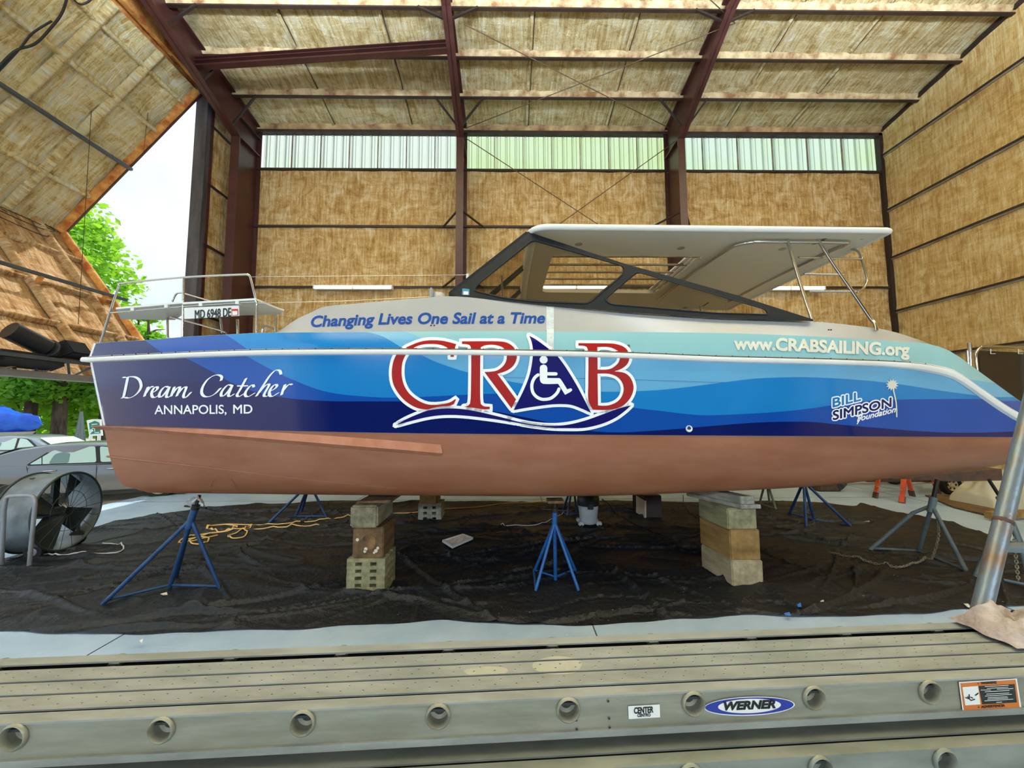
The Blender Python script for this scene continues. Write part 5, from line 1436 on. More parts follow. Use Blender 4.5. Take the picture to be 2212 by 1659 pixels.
# ------------------------------------------------------------------ timber cribbing
def block(x0, y0, x1, y1, Yf, depth, mat, name, label, group, skew=0.0, cham=0.012):
    a = W(x0, y1, Yf); b = W(x1, y0, Yf)
    mb = MB().prism([(a.x, Yf, a.z), (b.x, Yf, a.z), (b.x, Yf, b.z), (a.x, Yf, b.z)], (skew*depth, depth, 0))
    o = mb.build(name, mat, None, bevel=cham, loc=((a.x+b.x)/2, Yf + depth/2, a.z)); tag(o, label, 'timber', group); return o
def crib(px0, px1, pyt, pyb, depth, rows, label, mat):
    yf = F((px0+px1)/2, pyb, 0.012).y; a = W(px0, pyb, yf); b = W(px1, pyt, yf)
    x0, x1, z0, z1 = a.x, b.x, a.z, b.z
    t = thing('slatted_block', label, 'block', ((x0+x1)/2, yf + depth/2, 0), 'slatted wooden blocks under the hulls')
    h = (z1 - z0)/(2*rows); w = x1 - x0
    for k in range(rows):
        za = z0 + 2*h*k
        for i in range(3):
            xa = x0 + w*0.39*i; dx = w*0.003*((i*7 + k*3) % 5 - 2)
            MB().box((xa + dx, yf, za), (xa + w*0.22 + dx, yf + depth, za + h - 0.001)).build('slat', mat, t)
            ya = yf + depth*0.37*i; dy = depth*0.004*((i*5 + k*2) % 5 - 2)
            MB().box((x0, ya + dy, za + h), (x1, ya + depth*0.26 + dy, za + 2*h - 0.001)).build('slat', mat, t)
    return yf, t
yl, cl = crib(747, 832, 1207, 1285, 0.42, 5, 'tall slatted wooden block under the left timber stack', M['wood_green'])
b1 = block(760.5, 1139.5, 829, 1206.5, yl + 0.03, 0.45, M['wood_brown'], 'timber_block', 'dark brown timber with a knot and white chips, in the left stack', 'timbers blocking up the keels')
k0 = W(796, 1172, yl + 0.026)
kn = MB().disc(k0, (0, -1, 0), 0.085, 16); kn.build('knot', M['wood_knot'], b1)
for px, py, r in ((790,1186,0.022),(788,1191,0.018),(816,1184,0.018),(812,1190,0.022),(808,1194,0.014),(772,1166,0.02)):
    MB().disc(W(px, py, yl + 0.024), (0, -1, 0), r, 7).build('chip', M['chip_white'], b1)
block(755, 1092.5, 816, 1141, yl - 0.01, 0.62, M['wood_grey'], 'timber_block', 'grey weathered timber, topmost of the left stack', 'timbers blocking up the keels', cham=0.02)
sh = MB().prism([W(769, 1087, yl + 0.05), W(842, 1087, yl + 0.05), W(845, 1080, yl + 0.05), W(772, 1083, yl + 0.05)], (0.02, 0.5, 0)).build('wood_shim', M['wood_brown'], None, loc=W(800, 1087, yl + 0.3)); tag(sh, 'thin wooden shim on the grey timber of the left stack', 'shim')
yr = F(1615, 1267, 0.012).y
block(1583, 1210.5, 1648, 1267, yr, 0.60, M['wood_pale'], 'timber_block', 'pale grained timber, bottom of the right stack', 'timbers blocking up the keels', skew=-0.12)
block(1579, 1144, 1641, 1211, yr + 0.02, 0.62, M['wood_tan'], 'timber_block', 'tan timber, second from the bottom of the right stack', 'timbers blocking up the keels', skew=-0.10)
block(1573, 1097.5, 1634, 1144.5, yr + 0.04, 0.60, M['wood_green'], 'timber_block', 'greenish timber, third up in the right stack', 'timbers blocking up the keels', skew=-0.10)
block(1600, 1090, 1644, 1099, yr + 0.0, 0.75, M['wood_weather'], 'board', 'wide weathered board on the right timber stack', 'boards topping the right stack', skew=-0.42, cham=0.004)
block(1600, 1081, 1630, 1090, yr + 0.02, 0.75, M['wood_weather'], 'board', 'weathered board, middle one on the right timber stack', 'boards topping the right stack', skew=-0.42, cham=0.004)
block(1599, 1072, 1629, 1081, yr + 0.02, 0.75, M['wood_weather'], 'board', 'weathered board touching the hull on the right timber stack', 'boards topping the right stack', skew=-0.42, cham=0.004)
yfl, _c = crib(903, 953, 1088, 1123.5, 0.42, 3, 'short slatted wooden block beneath the far hull', M['wood_weather'])
block(906, 1066, 943, 1088.5, yfl + 0.03, 0.5, M['wood_tan'], 'timber_block', 'yellowish timber on the short slatted block', 'timbers blocking up the keels')
yfr = F(1410, 1119, 0.012).y
block(1394, 1070, 1429, 1119, yfr, 0.5, M['steel_dark'], 'timber_block', 'dark timber block beneath the far hull', 'timbers blocking up the keels', skew=-0.18)
q = W(1377, 1118, yfr + .25); pl_ = MB().prism([W(1377,1106,yfr+.34), W(1396,1118,yfr-.01), W(1396,1082,yfr-.01), W(1377,1070,yfr+.34)], (-0.04, -0.03, 0)).build('white_board', M['tarp_white'], None, loc=W(1387,1112,yfr)); tag(pl_, 'white painted board against the dark far timber block', 'board')

# ------------------------------------------------------------------ wet vacuum, paint tray, cords
vy = F(1270, 1143, 0.012).y + 0.2; vb = F(1272, 1143, 0.0); vx = W(1271, 1120, vy).x
vac = thing('wet_vacuum', 'grey and black drum vacuum with casters under the hull', 'vacuum', (vx, vy, 0))
MB().lathe([(0.0, 0.07), (0.14, 0.07), (0.155, 0.09), (0.185, 0.38), (0.195, 0.40), (0.195, 0.43)], (vx, vy, 0), (0,0,1), 28).build('drum', M['vac_grey'], vac, smooth=40)
MB().lathe([(0.205, 0.40), (0.21, 0.47), (0.20, 0.55), (0.16, 0.62), (0.10, 0.66), (0.0, 0.67)], (vx, vy, 0), (0,0,1), 28).build('motor_head', M['vac_black'], vac, smooth=40)
MB().box((vx - 0.05, vy - 0.235, 0.36), (vx + 0.05, vy - 0.18, 0.47)).build('latch', M['vac_black'], vac, bevel=0.008)
MB().tube(catmull([(vx - 0.13, vy, 0.60), (vx - 0.11, vy, 0.72), (vx + 0.11, vy, 0.72), (vx + 0.13, vy, 0.60)], 5), 0.016, 8).build('handle', M['vac_black'], vac, smooth=50)
for a in (-2.5, -0.6, 0.7, 2.4):
    cx, cy = vx + 0.20*cos(a), vy + 0.20*sin(a)
    f = MB().box((cx - 0.05, cy - 0.05, 0.055), (cx + 0.05, cy + 0.05, 0.12)).build('caster_fork', M['vac_grey'], vac, bevel=0.015)
    MB().lathe([(0.0, -0.018), (0.035, -0.018), (0.038, 0), (0.035, 0.018), (0, 0.018)], (cx, cy - 0.03, 0.045), (1, 0.2, 0), 14).build('wheel', M['tire'], f, smooth=40)
T4 = [F(955,1171,0.05), F(977,1185,0.05), F(1022,1165,0.05), F(1000,1157,0.05)]
tc_ = sum(T4, Vector())/4
tray = thing('paint_tray', 'silver roller tray with ribs of dried paint on the drop cloth', 'paint tray', (tc_.x, tc_.y, 0.05))
mb = MB(); ins = [tc_.lerp(p, 0.86) for p in T4]; up_ = Vector((0,0,0.035)); T5 = [p + up_ for p in T4]; T6 = [p + up_ for p in ins]
mb.add(T4 + T5 + T6 + [p + Vector((0,0,0.012)) for p in ins], [(0,1,5,4),(1,2,6,5),(2,3,7,6),(3,0,4,7),(4,5,9,8),(5,6,10,9),(6,7,11,10),(7,4,8,11),(8,9,13,12),(9,10,14,13),(10,11,15,14),(11,8,12,15)])
mb.build('tray', M['silver_tray'], tray)
MB().add([p + Vector((0,0,0.014 + (0.016 if i > 1 else 0))) for i, p in enumerate(ins)], [(0,1,2,3)]).build('paint', M['tray_paint'], tray)
def cord(pts, mat, label, r=0.010, h=0.02, cat='cord', name='cord'):
    P = catmull([F(p[0], p[1], p[2] if len(p) > 2 else h) for p in pts], 8)
    P = [Vector((p.x, p.y, max(p.z, 0.012 + r + cloth_h(p.x, p.y)))) for p in P]
    o = MB().tube(P, r, 7).build(name, mat, None, smooth=60, loc=P[0]); return tag(o, label, cat)
cord([(1195,1082),(1050,1094),(900,1107),(850,1110),(760,1116),(700,1124),(620,1132),(545,1137),(520,1147),(480,1151),(448,1145),(455,1137),(490,1134),(512,1138),(500,1147),(470,1152),(430,1160),(398,1172),(386,1176),(392,1166),(420,1158),(462,1154),(520,1148),(534,1154),(525,1161),(500,1163),(494,1157),(520,1150),(545,1137),(510,1133),(470,1135),(448,1143),(470,1150),(540,1146),(620,1143),(689,1137)], M['cord_yellow'], 'yellow extension cord lying in a tangled coil near the bow', 0.011)
cord([(400,1166),(440,1160),(452,1166),(440,1178),(415,1178),(405,1172),(420,1168),(470,1156)], M['cord_yellow'], 'short yellow cord loop lying behind the dark blue bow stand', 0.011)
cord([(95,1200),(130,1202),(180,1200),(225,1198),(255,1193),(267,1185),(255,1178),(235,1175),(222,1174)], M['cord_white'], 'pale grey cord snaking from the drum fan', 0.010)
cord([(689,1137),(720,1136),(745,1130),(752,1126)], M['cord_black'], 'short black plug lead at the end of the yellow cord', 0.010)
cord([(958,1124),(915,1122),(895,1118),(885,1112),(892,1107),(905,1106)], M['cord_black'], 'black cord curled beside the short slatted block', 0.010)
cord([(1300,1078,0.30),(1316,1090,0.18),(1330,1108),(1352,1122),(1390,1140),(1430,1154),(1475,1160),(1510,1156),(1524,1148),(1520,1130),(1490,1108),(1477,1090),(1476,1070,0.1)], M['cord_black'], 'long black cord looping from the wet vacuum', 0.010)
cord([(1230,1103),(1190,1124),(1150,1135),(1090,1137),(1078,1136)], M['cord_white'], 'thin grey lead on the drop cloth behind the middle stand', 0.006)
def scrap(poly, mat, label, cat='scrap', name='paper_scrap'):
    P = [F(x, y, 0.0) for x, y in poly]; z = sum(cloth_h(p.x, p.y) for p in P)/len(P) + 0.012
    P = [p + Vector((0, 0, z + 0.01*(i % 2))) for i, p in enumerate(P)]; P = P + [p + Vector((0,0,0.003)) for p in P]; n = len(poly)
    o = MB().add(P, [tuple(range(n)), tuple(range(n, 2*n))] + [(i, (i+1) % n, n + (i+1) % n, n + i) for i in range(n)]).build(name, mat, None, loc=P[0]); tag(o, label, cat)
scrap([(346,1286),(360,1284),(362,1288),(352,1291)], M['chip_white'], 'small white paper scrap behind the long leg of the bow stand')
scrap([(2082,1308),(2092,1310),(2100,1318),(2090,1317)], M['sticker_white'], 'white paper scrap on the drop cloth near the leaning pipe')
scrap([(1772,1302),(1779,1301),(1782,1306),(1775,1307)], M['sticker_white'], 'white chip on the drop cloth below the right timber stack')
scrap([(1722,1311),(1730,1310),(1732,1317),(1724,1319)], M['blue_tape'], 'crumpled blue tape at the cloth edge', 'tape', 'tape_scrap')
scrap([(1694,1336),(1706,1335),(1709,1341),(1698,1342)], M['blue_tape'], 'blue tape scrap on bare concrete by the cloth', 'tape', 'tape_scrap')
scrap([(300,1397),(308,1395),(306,1402),(301,1402)], M['sticker_white'], 'white scrap on bare concrete in front of the cloth')
scrap([(1867,1131),(1878,1130),(1880,1134),(1868,1136)], M['wood_pale'], 'tan scrap beside the dark blue four-legged stand')
sp_ = MB(); rs_ = random.Random(5)
for _ in range(230):
    x, y = rs_.choice([(rs_.gauss(1.2, 1.8), rs_.gauss(4.0, 0.7)), (rs_.uniform(-6, 6), rs_.uniform(3.6, 6))])
    z = cloth_h(x, y) + 0.012; s = rs_.uniform(0.004, 0.014); a = rs_.uniform(0, pi)
    if y < 3.7 or y > 6.5: continue
    sp_.add([(x + s*cos(a), y + s*sin(a), z), (x - s*sin(a), y + s*cos(a)*.6, z), (x - s*cos(a), y - s*sin(a), z + .004)], [(0,1,2)])
o = sp_.build('dust_flakes', M['chip_white'], None, loc=(1.2, 4.2, 0.0)); tag(o, 'pale sanding flakes sprinkled over the drop cloth', 'debris', kind='stuff')

# ------------------------------------------------------------------ drum fan
fy = 6.2; fc_ = W(149, 1107, fy); fR = 0.575; fc_.z = max(fc_.z, fR + 0.04)
fax = Vector((0.985, 0.17, 0)).normalized(); fL = 0.46
fan = thing('drum_fan', 'large grey drum fan with a tube handle on the floor by the door', 'fan', (fc_.x, fc_.y, 0))
back = fc_ - fax*fL
MB().lathe([(fR, 0), (fR*0.985, fL*0.15), (fR*0.985, fL*0.9), (fR, fL), (fR - 0.012, fL), (fR*0.97, fL*0.9), (fR*0.97, fL*0.15), (fR - 0.012, 0)], back, fax, 48, closed=True).build('drum', M['drum'], fan, smooth=35)
for c in (back, fc_):
    MB().tube([c + fax.cross(Vector((0,0,1)))*((fR + 0.004)*cos(2*pi*k/48)) + Vector((0,0,1))*((fR + 0.004)*sin(2*pi*k/48)) for k in range(48)], 0.017, 8, closed=True).build('rim', M['drum_dark'], fan, smooth=50)
fu = fax.cross(Vector((0,0,1))).normalized(); fv = Vector((0,0,1))
g = MB()
for k in range(18):
    a = 2*pi*k/18; d = fu*cos(a) + fv*sin(a); g.tube([fc_ + d*0.07, fc_ + d*fR], 0.004, 4)
for rr in (0.07, 0.3): g.tube([fc_ + fu*rr*cos(2*pi*k/24) + fv*rr*sin(2*pi*k/24) for k in range(24)], 0.004, 4, closed=True)
tag(g.build('guard', M['drum_dark'], fan), kind='stuff')
for s in (-0.17, 0.17):
    a = back + fax*0.12 + fu*s; h = sqrt(fR**2 - s*s) - 0.01
    MB().bar(a - fv*h, a + fv*h, 0.10, 0.04, fax).build('motor_support', M['drum_dark'], fan)
MB().tube([back + fax*0.06, back + fax*0.26], 0.11, 16).build('motor', M['vac_black'], fan, smooth=40)
MB().tube([back + fax*0.26, back + fax*0.36], 0.07, 16).build('hub', M['drum_dark'], fan, smooth=40)
for k in range(4):
    a = 2*pi*k/4 + 0.5; d = fu*cos(a) + fv*sin(a); t = fax.cross(d)
    def bl(u, v, d=d, t=t): r = 0.06 + 0.47*u; tw = 0.7 - 0.45*u; w = (0.10 + 0.10*u)*(v - .5)*2; return back + fax*0.31 + d*r + (t*cos(tw) + fax*sin(tw))*w
    MB().grid(bl, 6, 4).build('blade', M['drum_dark'], fan, smooth=50)
hp_ = [W(4,1213,5.6), W(9,1100,5.5), W(14,1077,5.5), W(24,1072,5.5), W(62,1070.5,5.46), W(73,1075,5.46), W(76,1088,5.46), W(64,1212,5.52)]
hp_[0].z = 0.02; hp_[-1].z = 0.02
MB().tube([hp_[0]] + catmull(hp_[1:-1], 5) + [hp_[-1]], 0.024, 10).build('handle_frame', M['grey_frame'], fan, smooth=50)
for s in (-1, 1):
    w0 = fc_ - fax*0.12 + fu*(s*0.34); w0.z = 0.115
    wh = MB().lathe([(0, -0.03), (0.07, -0.03), (0.11, -0.025), (0.11, 0.025), (0.07, 0.03), (0, 0.03)], w0, fu, 24).build('wheel', M['tire'], fan, smooth=35)
    MB().lathe([(0, 0.034), (0.05, 0.034), (0.06, 0.028)], w0, fu*s, 16).build('wheel_hub', M['grey_frame'], wh)
    MB().bar(w0, w0 + Vector((0, 0, 0.25)), 0.03, 0.03, fax).build('wheel_bracket', M['drum_dark'], fan)

# ------------------------------------------------------------------ things behind the stern
lf = [F(1890,1076,0.0), F(1948,1087,0.0), F(1971,1072,0.0), F(2027,1067,0.0)]
lc = sum(lf, Vector())/4
lad = thing('step_ladder', 'orange fibreglass step ladder standing behind the stern', 'ladder', (lc.x, lc.y, 0))
topz = 2.4
tl = [lc + Vector((dx, dy, topz)) for dx, dy in ((-0.22, -0.08), (0.22, -0.08), (-0.22, 0.08), (0.22, 0.08))]
prs = [(0, 0), (1, 1), (2, 2), (3, 3)]
for i, j_ in prs:
    lg = MB().bar(lf[i] + Vector((0,0,0.02)), tl[j_], 0.09, 0.035).build('leg', M['orange'], lad)
    MB().bar(lf[i], lf[i] + (tl[j_]-lf[i])*0.06, 0.11, 0.05).build('foot', M['rust_metal'], lg)
for k in range(1, 8):
    t = k*0.12
    MB().bar(lf[0].lerp(tl[0], t), lf[1].lerp(tl[1], t), 0.07, 0.025).build('rung', M['alu'], lad)
    if k % 2: MB().bar(lf[2].lerp(tl[2], t), lf[3].lerp(tl[3], t), 0.05, 0.02).build('rung', M['alu'], lad)
MB().box(tl[0] + Vector((-0.06, -0.06, 0)), tl[3] + Vector((0.06, 0.06, 0.04))).build('cap', M['orange'], lad)
wy = F(2062, 1069, 0.0).y; wc = W(2060, 1048, wy); wr = wc.z
trl = thing('boat_trailer', 'boat trailer with a pale steel wheel behind the stern', 'trailer', (wc.x, wy + 0.3, 0))
tw = MB().lathe([(wr*0.62, -0.09), (wr*0.95, -0.09), (wr, -0.06), (wr, 0.06), (wr*0.95, 0.09), (wr*0.62, 0.09)], (wc.x, wy + 0.1, wr), (0, -1, 0), 28, closed=True).build('tire', M['tire'], trl, smooth=35)
MB().lathe([(0, 0.05), (wr*0.2, 0.06), (wr*0.3, 0.03), (wr*0.62, 0.07), (wr*0.64, 0.09)], (wc.x, wy + 0.1, wr), (0, -1, 0), 24).build('wheel_rim', M['chip_white'], tw, smooth=40)
for k in range(6):
    a = 2*pi*k/6; MB().disc((wc.x + wr*0.42*cos(a), wy + 0.034, wr + wr*0.42*sin(a)), (0, -1, 0), wr*0.11, 10).build('wheel_slot', M['slot'], tw)
MB().box((wc.x - 2.0, wy + 0.2, wr + 0.05), (wc.x + 0.12, wy + 0.32, wr + 0.17)).build('chassis_rail', M['rust_metal'], trl)
MB().box((wc.x - 0.05, wy + 0.1, wr - 0.04), (wc.x + 0.05, wy + 1.5, wr + 0.04)).build('axle', M['rust_metal'], trl)
MB().box((wc.x - 2.0, wy + 1.3, wr + 0.05), (wc.x + 0.12, wy + 1.42, wr + 0.17)).build('chassis_rail', M['rust_metal'], trl)
tw2 = MB().lathe([(0, -0.09), (wr*0.95, -0.09), (wr, -0.06), (wr, 0.06), (wr*0.95, 0.09), (0, 0.09)], (wc.x, wy + 1.52, wr), (0, -1, 0), 28).build('tire', M['tire'], trl, smooth=35)
# rusty outboard powerhead on the floor
ec = F(1803, 1064, 0.0); eng = thing('rusty_engine', 'rusty engine block lying on the floor behind the stern', 'engine', (ec.x, ec.y + 0.3, 0))
MB().box((ec.x - 0.32, ec.y + 0.1, 0.0), (ec.x + 0.3, ec.y + 0.5, 0.26)).build('block', M['rust_metal'], eng, bevel=0.03)
MB().tube([(ec.x + 0.2, ec.y + 0.05, 0.14), (ec.x + 0.42, ec.y + 0.2, 0.2)], 0.08, 12).build('cylinder_head', M['drum_dark'], eng, smooth=40)
for k in range(4): MB().tube([(ec.x - 0.25 + 0.14*k, ec.y + 0.2, 0.26), (ec.x - 0.25 + 0.14*k, ec.y + 0.2, 0.34)], 0.04, 10).build('port', M['rust_metal'], eng)
# white tarpaulin heap
hc = W(2165, 1040, 8.6)
def heap(u, v):
    x = -0.65 + 1.2*u; y = -0.45 + 0.9*v
    e = max(0, 1 - ((u - .5)*2)**2) * max(0, 1 - (y/0.45)**2)
    h = 0.85*(e**0.28)*(0.55 + 0.45*min(1, (u*1.6))) + 0.22*noise.noise((x*2.6, y*2.6, 1))*min(1, e*3) + 0.09*noise.noise((x*6, y*6, 2))*min(1, e*3)
    return (hc.x + x, 8.7 + y, max(0.0, h))
o = MB().grid(heap, 50, 30).build('covered_heap', M['tarp_white'], None, smooth=60, loc=(hc.x, 8.7, 0)); tag(o, 'off-white tarpaulin heaped over gear near the wall corner', 'tarpaulin')
P = [F(x, y, 0.0) for x, y in [(1998,1072),(2105,1071),(2163,1083),(2190,1122),(2150,1120),(2060,1098)]]
P = [p + Vector((0,0,0.012)) for p in P]
o = MB().prism(P, (0, 0, 0.025)).build('plywood_sheet', M['wood_brown'], None, loc=P[0]); tag(o, 'worn brown plywood sheet flat on the floor behind the stern', 'plywood')
a = F(2143, 1121, 0.05); b_ = F(2236, 1117, 0.05); a.z = b_.z = 0.04
o = MB().obox(a, b_ - a, (0, 0.12, 0), (0, 0, 0.13)).build('wooden_beam', M['wood_tan'], None, loc=a); tag(o, 'short brown wooden beam lying right of the leaning steel pipe', 'beam')

# ------------------------------------------------------------------ pipe trestle, planks, towel
def PZ(px, py, z): return F(px, py, z)
ZP = 1.10
A = PZ(0, 1564, ZP); B = PZ(2212, 1459, ZP); du = (B - A).normalized(); dw = Vector((-du.y, du.x, 0)); dn = Vector((0, 0, 1))
def wof(py): return (PZ(0, py, ZP) - A).dot(dw)
wid = wof(1423); hr = 0.0
dv = ray(0, 1659); tt = (A - Vector((0,0,CAMZ))).dot(dw)/dv.dot(dw); hr = ZP - (CAMZ + dv.z*tt)
def plank(O, mtop, mrail, label, holes, marks, u0, u1):
    t = thing('walk_plank', label, 'plank', O + du*0.8 - dn*hr, 'aluminium walk planks in front of the boat')
    at = lambda u, w, n: O + du*u + dw*w + dn*n
    def ob(name, ua, ub, wa, wb, na, nb, mat, par=t): return MB().obox(at(ua, wa, na), du*(ub-ua), dw*(wb-wa), dn*(nb-na)).build(name, mat, par)
    cuts = [1564, 1543, 1537, 1506.5, 1502.5, 1478, 1474, 1449, 1438, 1423]
    w = [wof(y) for y in cuts]
    # side rails: C sections with round rung holes
    for k, (wa, sgn) in enumerate(((0.0, 1), (wid, -1))):
        us, r = holes
        lo = -hr + 0.022
        outer = [(u0, lo), (u1, lo), (u1, -0.006), (u0, -0.006)]
        hl = [[(u + r*cos(2*pi*j/20), n + r*sin(2*pi*j/20)) for j in range(20)] for u, n in us]
        V, Tt = fill2d([(a_, -b_*1) for a_, b_ in outer], [[(a_, -b_) for a_, b_ in h] for h in hl])
        mb = MB(); wi = wa + sgn*0.003
        mb.add([at(a_, wi, -b_) for a_, b_ in V], Tt)
        mb.add([at(a_, wi + sgn*0.004, -b_) for a_, b_ in V], Tt)
        rail_ = mb.build('side_rail', mrail, t, normals=False)
        ob('rail_flange', u0, u1, wa - sgn*0.006 if sgn > 0 else wa - 0.03, wa + 0.03 if sgn > 0 else wa + 0.006, -hr, -hr + 0.022, mtop)
        for u, n in us:
            c = at(u, wa - sgn*0.004, n)
            MB().lathe([(r*0.98, 0.02), (r*0.98, 0.0), (r*1.12, -0.006), (r*1.28, -0.002), (r*1.30, 0.006)], c, dw*sgn, 28).build('rung_collar', mrail, t, smooth=50)
        if sgn > 0:
            for u, n in us:
                MB().lathe([(r*0.97, 0.008), (r*0.97, 0.03), (r*0.62, 0.034), (r*0.62, wid - 0.034), (r*0.97, wid - 0.03), (r*0.97, wid - 0.008)], at(u, 0, n), dw, 20).build('rung', mrail, t, smooth=50)
    segs = [(0, 1, 'edge_lip'), (2, 3, 'deck_board'), (4, 5, 'deck_board'), (6, 7, 'deck_board'), (8, 9, 'edge_lip')]
    for a_, b_, nm in segs:
        MB().obox(at(u0, w[a_], -0.006), du*(u1-u0), dw*(w[b_]-w[a_]), dn*0.006).build(nm, mtop, t)
        if nm == 'deck_board':
            for ww in (w[a_], w[b_] - 0.004): ob('board_web', u0, u1, ww, ww + 0.004, -0.025, -0.006, M['slot'])
    ob('deck_channel', u0, u1, 0.01, wid - 0.01, -0.034, -0.026, M['slot'])
    return t, at, w
hs = []
hpx = [(30,1594),(335,1578),(633,1562),(922,1548),(1205,1534),(1480,1521),(1748,1506),(2008,1492)]
def onrail(px, py, off=0.0, O=A):
    d = ray(px, py); t = (O - dw*off - Vector((0,0,CAMZ))).dot(dw)/d.dot(dw); p = Vector((0,0,CAMZ)) + d*t; return p
hu = [((onrail(*p) - A).dot(du), onrail(*p).z - ZP) for p in hpx]
stp = (hu[-1][0] - hu[0][0])/7; nmean = sum(n for _, n in hu)/8
us = [(hu[0][0] + stp*k, nmean) for k in range(-2, 11)]
u0, u1 = us[0][0] - stp*0.4, us[-1][0] + stp*0.4
rr_ = 0.072*stp
pk, at_, wv = plank(A, M['plank'], M['plank_rail'], 'upper aluminium plank with dimpled deck and stickers on its rail', (us, rr_), True, u0, u1)
db = MB(); rd = random.Random(2); hb_ = MB()
for (ia, ib) in ((2,3),(4,5),(6,7)):
    for rw, f in ((0, 0.30), (1, 0.68)):
        k = 0; u = u0 + 0.02 + rw*0.022
        while u < u1 - 0.02:
            ww = wv[ia] + (wv[ib] - wv[ia])*f
            c = at_(u, ww, 0.0)
            hb_.add([c + du*(0.0052*cos(2*pi*j/8)) + dw*(0.0052*sin(2*pi*j/8)) + dn*0.0006 for j in range(8)] + [c + du*(0.0026*cos(2*pi*j/8)) + dw*(0.0026*sin(2*pi*j/8)) + dn*0.0020 for j in range(8)], [(j, (j+1) % 8, 8 + (j+1) % 8, 8 + j) for j in range(8)])
            db.add([c + du*(0.0027*cos(2*pi*j/8)) + dw*(0.0027*sin(2*pi*j/8)) + dn*0.0019 for j in range(8)], [tuple(range(8))])
            u += stp/5.7
o = db.build('dimple_hole', M['slot'], pk, normals=False); tag(o, kind='stuff')
o = hb_.build('dimple', M['plank'], pk, normals=False); tag(o, kind='stuff')
# worn pale patches on the deck
def deckpatch(px, py, ru, rw_):
    c = PZ(px, py, ZP); u = (c - A).dot(du); w_ = (c - A).dot(dw)
    for (ia, ib) in ((2,3),(4,5),(6,7)):
        poly = []
        n = 28
        for j in range(n):
            a = 2*pi*j/n; k = 1 + 0.12*noise.noise((cos(a)*1.5 + px, sin(a)*1.5, 1)); uu = u + ru*k*cos(a); w2 = w_ + rw_*k*sin(a)
            poly.append((uu, min(max(w2, wv[ia]), wv[ib])))
        if max(p[1] for p in poly) - min(p[1] for p in poly) < 0.004: continue
        MB().add([at_(a_, b_, 0.0005) for a_, b_ in poly], [tuple(range(n))]).build('worn_patch', M['worn'], pk, normals=False)
M['worn'] = pm('worn', srgb(184, 182, 164), 0.5, metal=0.3, var=0.05, vscale=20)
deckpatch(1206, 1437, 0.098, 0.055); deckpatch(1050, 1450, 0.085, 0.028)
# stickers and small holes on the near rail
def rl(x, y, off): return onrail(x, y, off)
decal([([(1357,1525.5),(1425,1521.5),(1426,1549.5),(1358,1553.5)], [(0,1,2,3)])], rl, 0.0012, 'size_sticker', M['sticker_white'], pk)
decal(textpx('CENTER', 1370, 1411, 1541.5, 1539, 12.5, 0.0, 0, 0.6, capref=0.68), rl, 0.002, 'sticker_lettering', M['decal_black'], pk)
decal(textpx('CENTRO', 1377, 1405, 1549, 1547.5, 6.5, 0.0, 0, 0.35, capref=0.68), rl, 0.002, 'sticker_lettering', M['decal_black'], pk)
el = lambda cx, cy, rx, ry, tl_, n=44: ([(cx + rx*cos(2*pi*k/n) , cy + ry*sin(2*pi*k/n) + tl_*rx*cos(2*pi*k/n)) for k in range(n)], [tuple(range(n))])
decal([el(1619, 1525.5, 98, 20.5, -0.035)], rl, 0.0012, 'badge', M['sticker_white'], pk)
decal([el(1619, 1525.5, 95.5, 18.5, -0.035)], rl, 0.0018, 'badge', M['sticker_blue'], pk)
decal([el(1619, 1525.0, 68, 15.5, -0.035)], rl, 0.0024, 'badge', M['sticker_white'], pk)
decal(textpx('WERNER', 1564, 1675, 1534, 1529, 16.5, 0.02, 0.2, 0.9, capref=0.68), rl, 0.0032, 'badge_lettering', M['decal_black'], pk)
def c7(x, y): return (2050 + x/13.65, 1440 + y/13.65)
Q = lambda a: ([c7(*p) for p in a], [tuple(range(len(a)))])
decal([Q([(288,455),(2000,350),(2140,1225),(405,1345)])], rl, 0.0012, 'warning_label', M['sticker_white'], pk)
decal([Q([(335,490),(1965,385),(2085,1205),(440,1290)])], rl, 0.0018, 'warning_label', M['sticker_orange'], pk)
decal([Q([(395,605),(855,570),(930,1115),(480,1145)])], rl, 0.0024, 'warning_label', M['sticker_white'], pk)
decal([Q([(870,575),(1935,515),(2005,1055),(985,1115)])], rl, 0.0024, 'warning_label', M['decal_black'], pk)
a_ = c7(950, 525); b_ = c7(1400, 497); decal(textpx('WARNING', a_[0], b_[0], a_[1], b_[1], 5.0, 0, 0, 0.3, capref=0.68), rl, 0.003, 'label_lettering', M['decal_black'], pk)
a_ = c7(960, 1225); b_ = c7(1650, 1180); decal(textpx('ADVERTENCIA', a_[0], b_[0], a_[1], b_[1], 5.0, 0, 0, 0.3, capref=0.68), rl, 0.003, 'label_lettering', M['decal_black'], pk)
ln_ = []
for x0_, y0_, x1_, y1_ in ((1060,590,1750,550),(1120,645,1740,605),(940,690,1230,690),(1420,665,1890,645),(1060,745,1780,700),(1100,810,1770,775),(1070,870,1850,815),(1150,915,1720,885),(1140,960,1740,925),(1050,1010,1890,960),(1400,1055,1560,1045)):
    ln_.append(strokes([[c7(x0_, y0_), c7(x1_, y1_)]], 0.65, cap=4))
decal(ln_, rl, 0.003, 'label_small_print', M['decal_cream'], pk)
decal([strokes([[c7(490,915), c7(590,950)], [c7(600,830), c7(600,950), c7(650,1000), c7(760,965)], [c7(550,890), c7(600,930)], [c7(640,900), c7(700,930)]], 1.1), Q([(750,845),(865,760),(875,800),(800,860)]), Q([(835,515),(865,470),(890,515)]), Q([(845,1215),(875,1170),(905,1215)])], rl, 0.003, 'label_pictogram', M['decal_black'], pk)
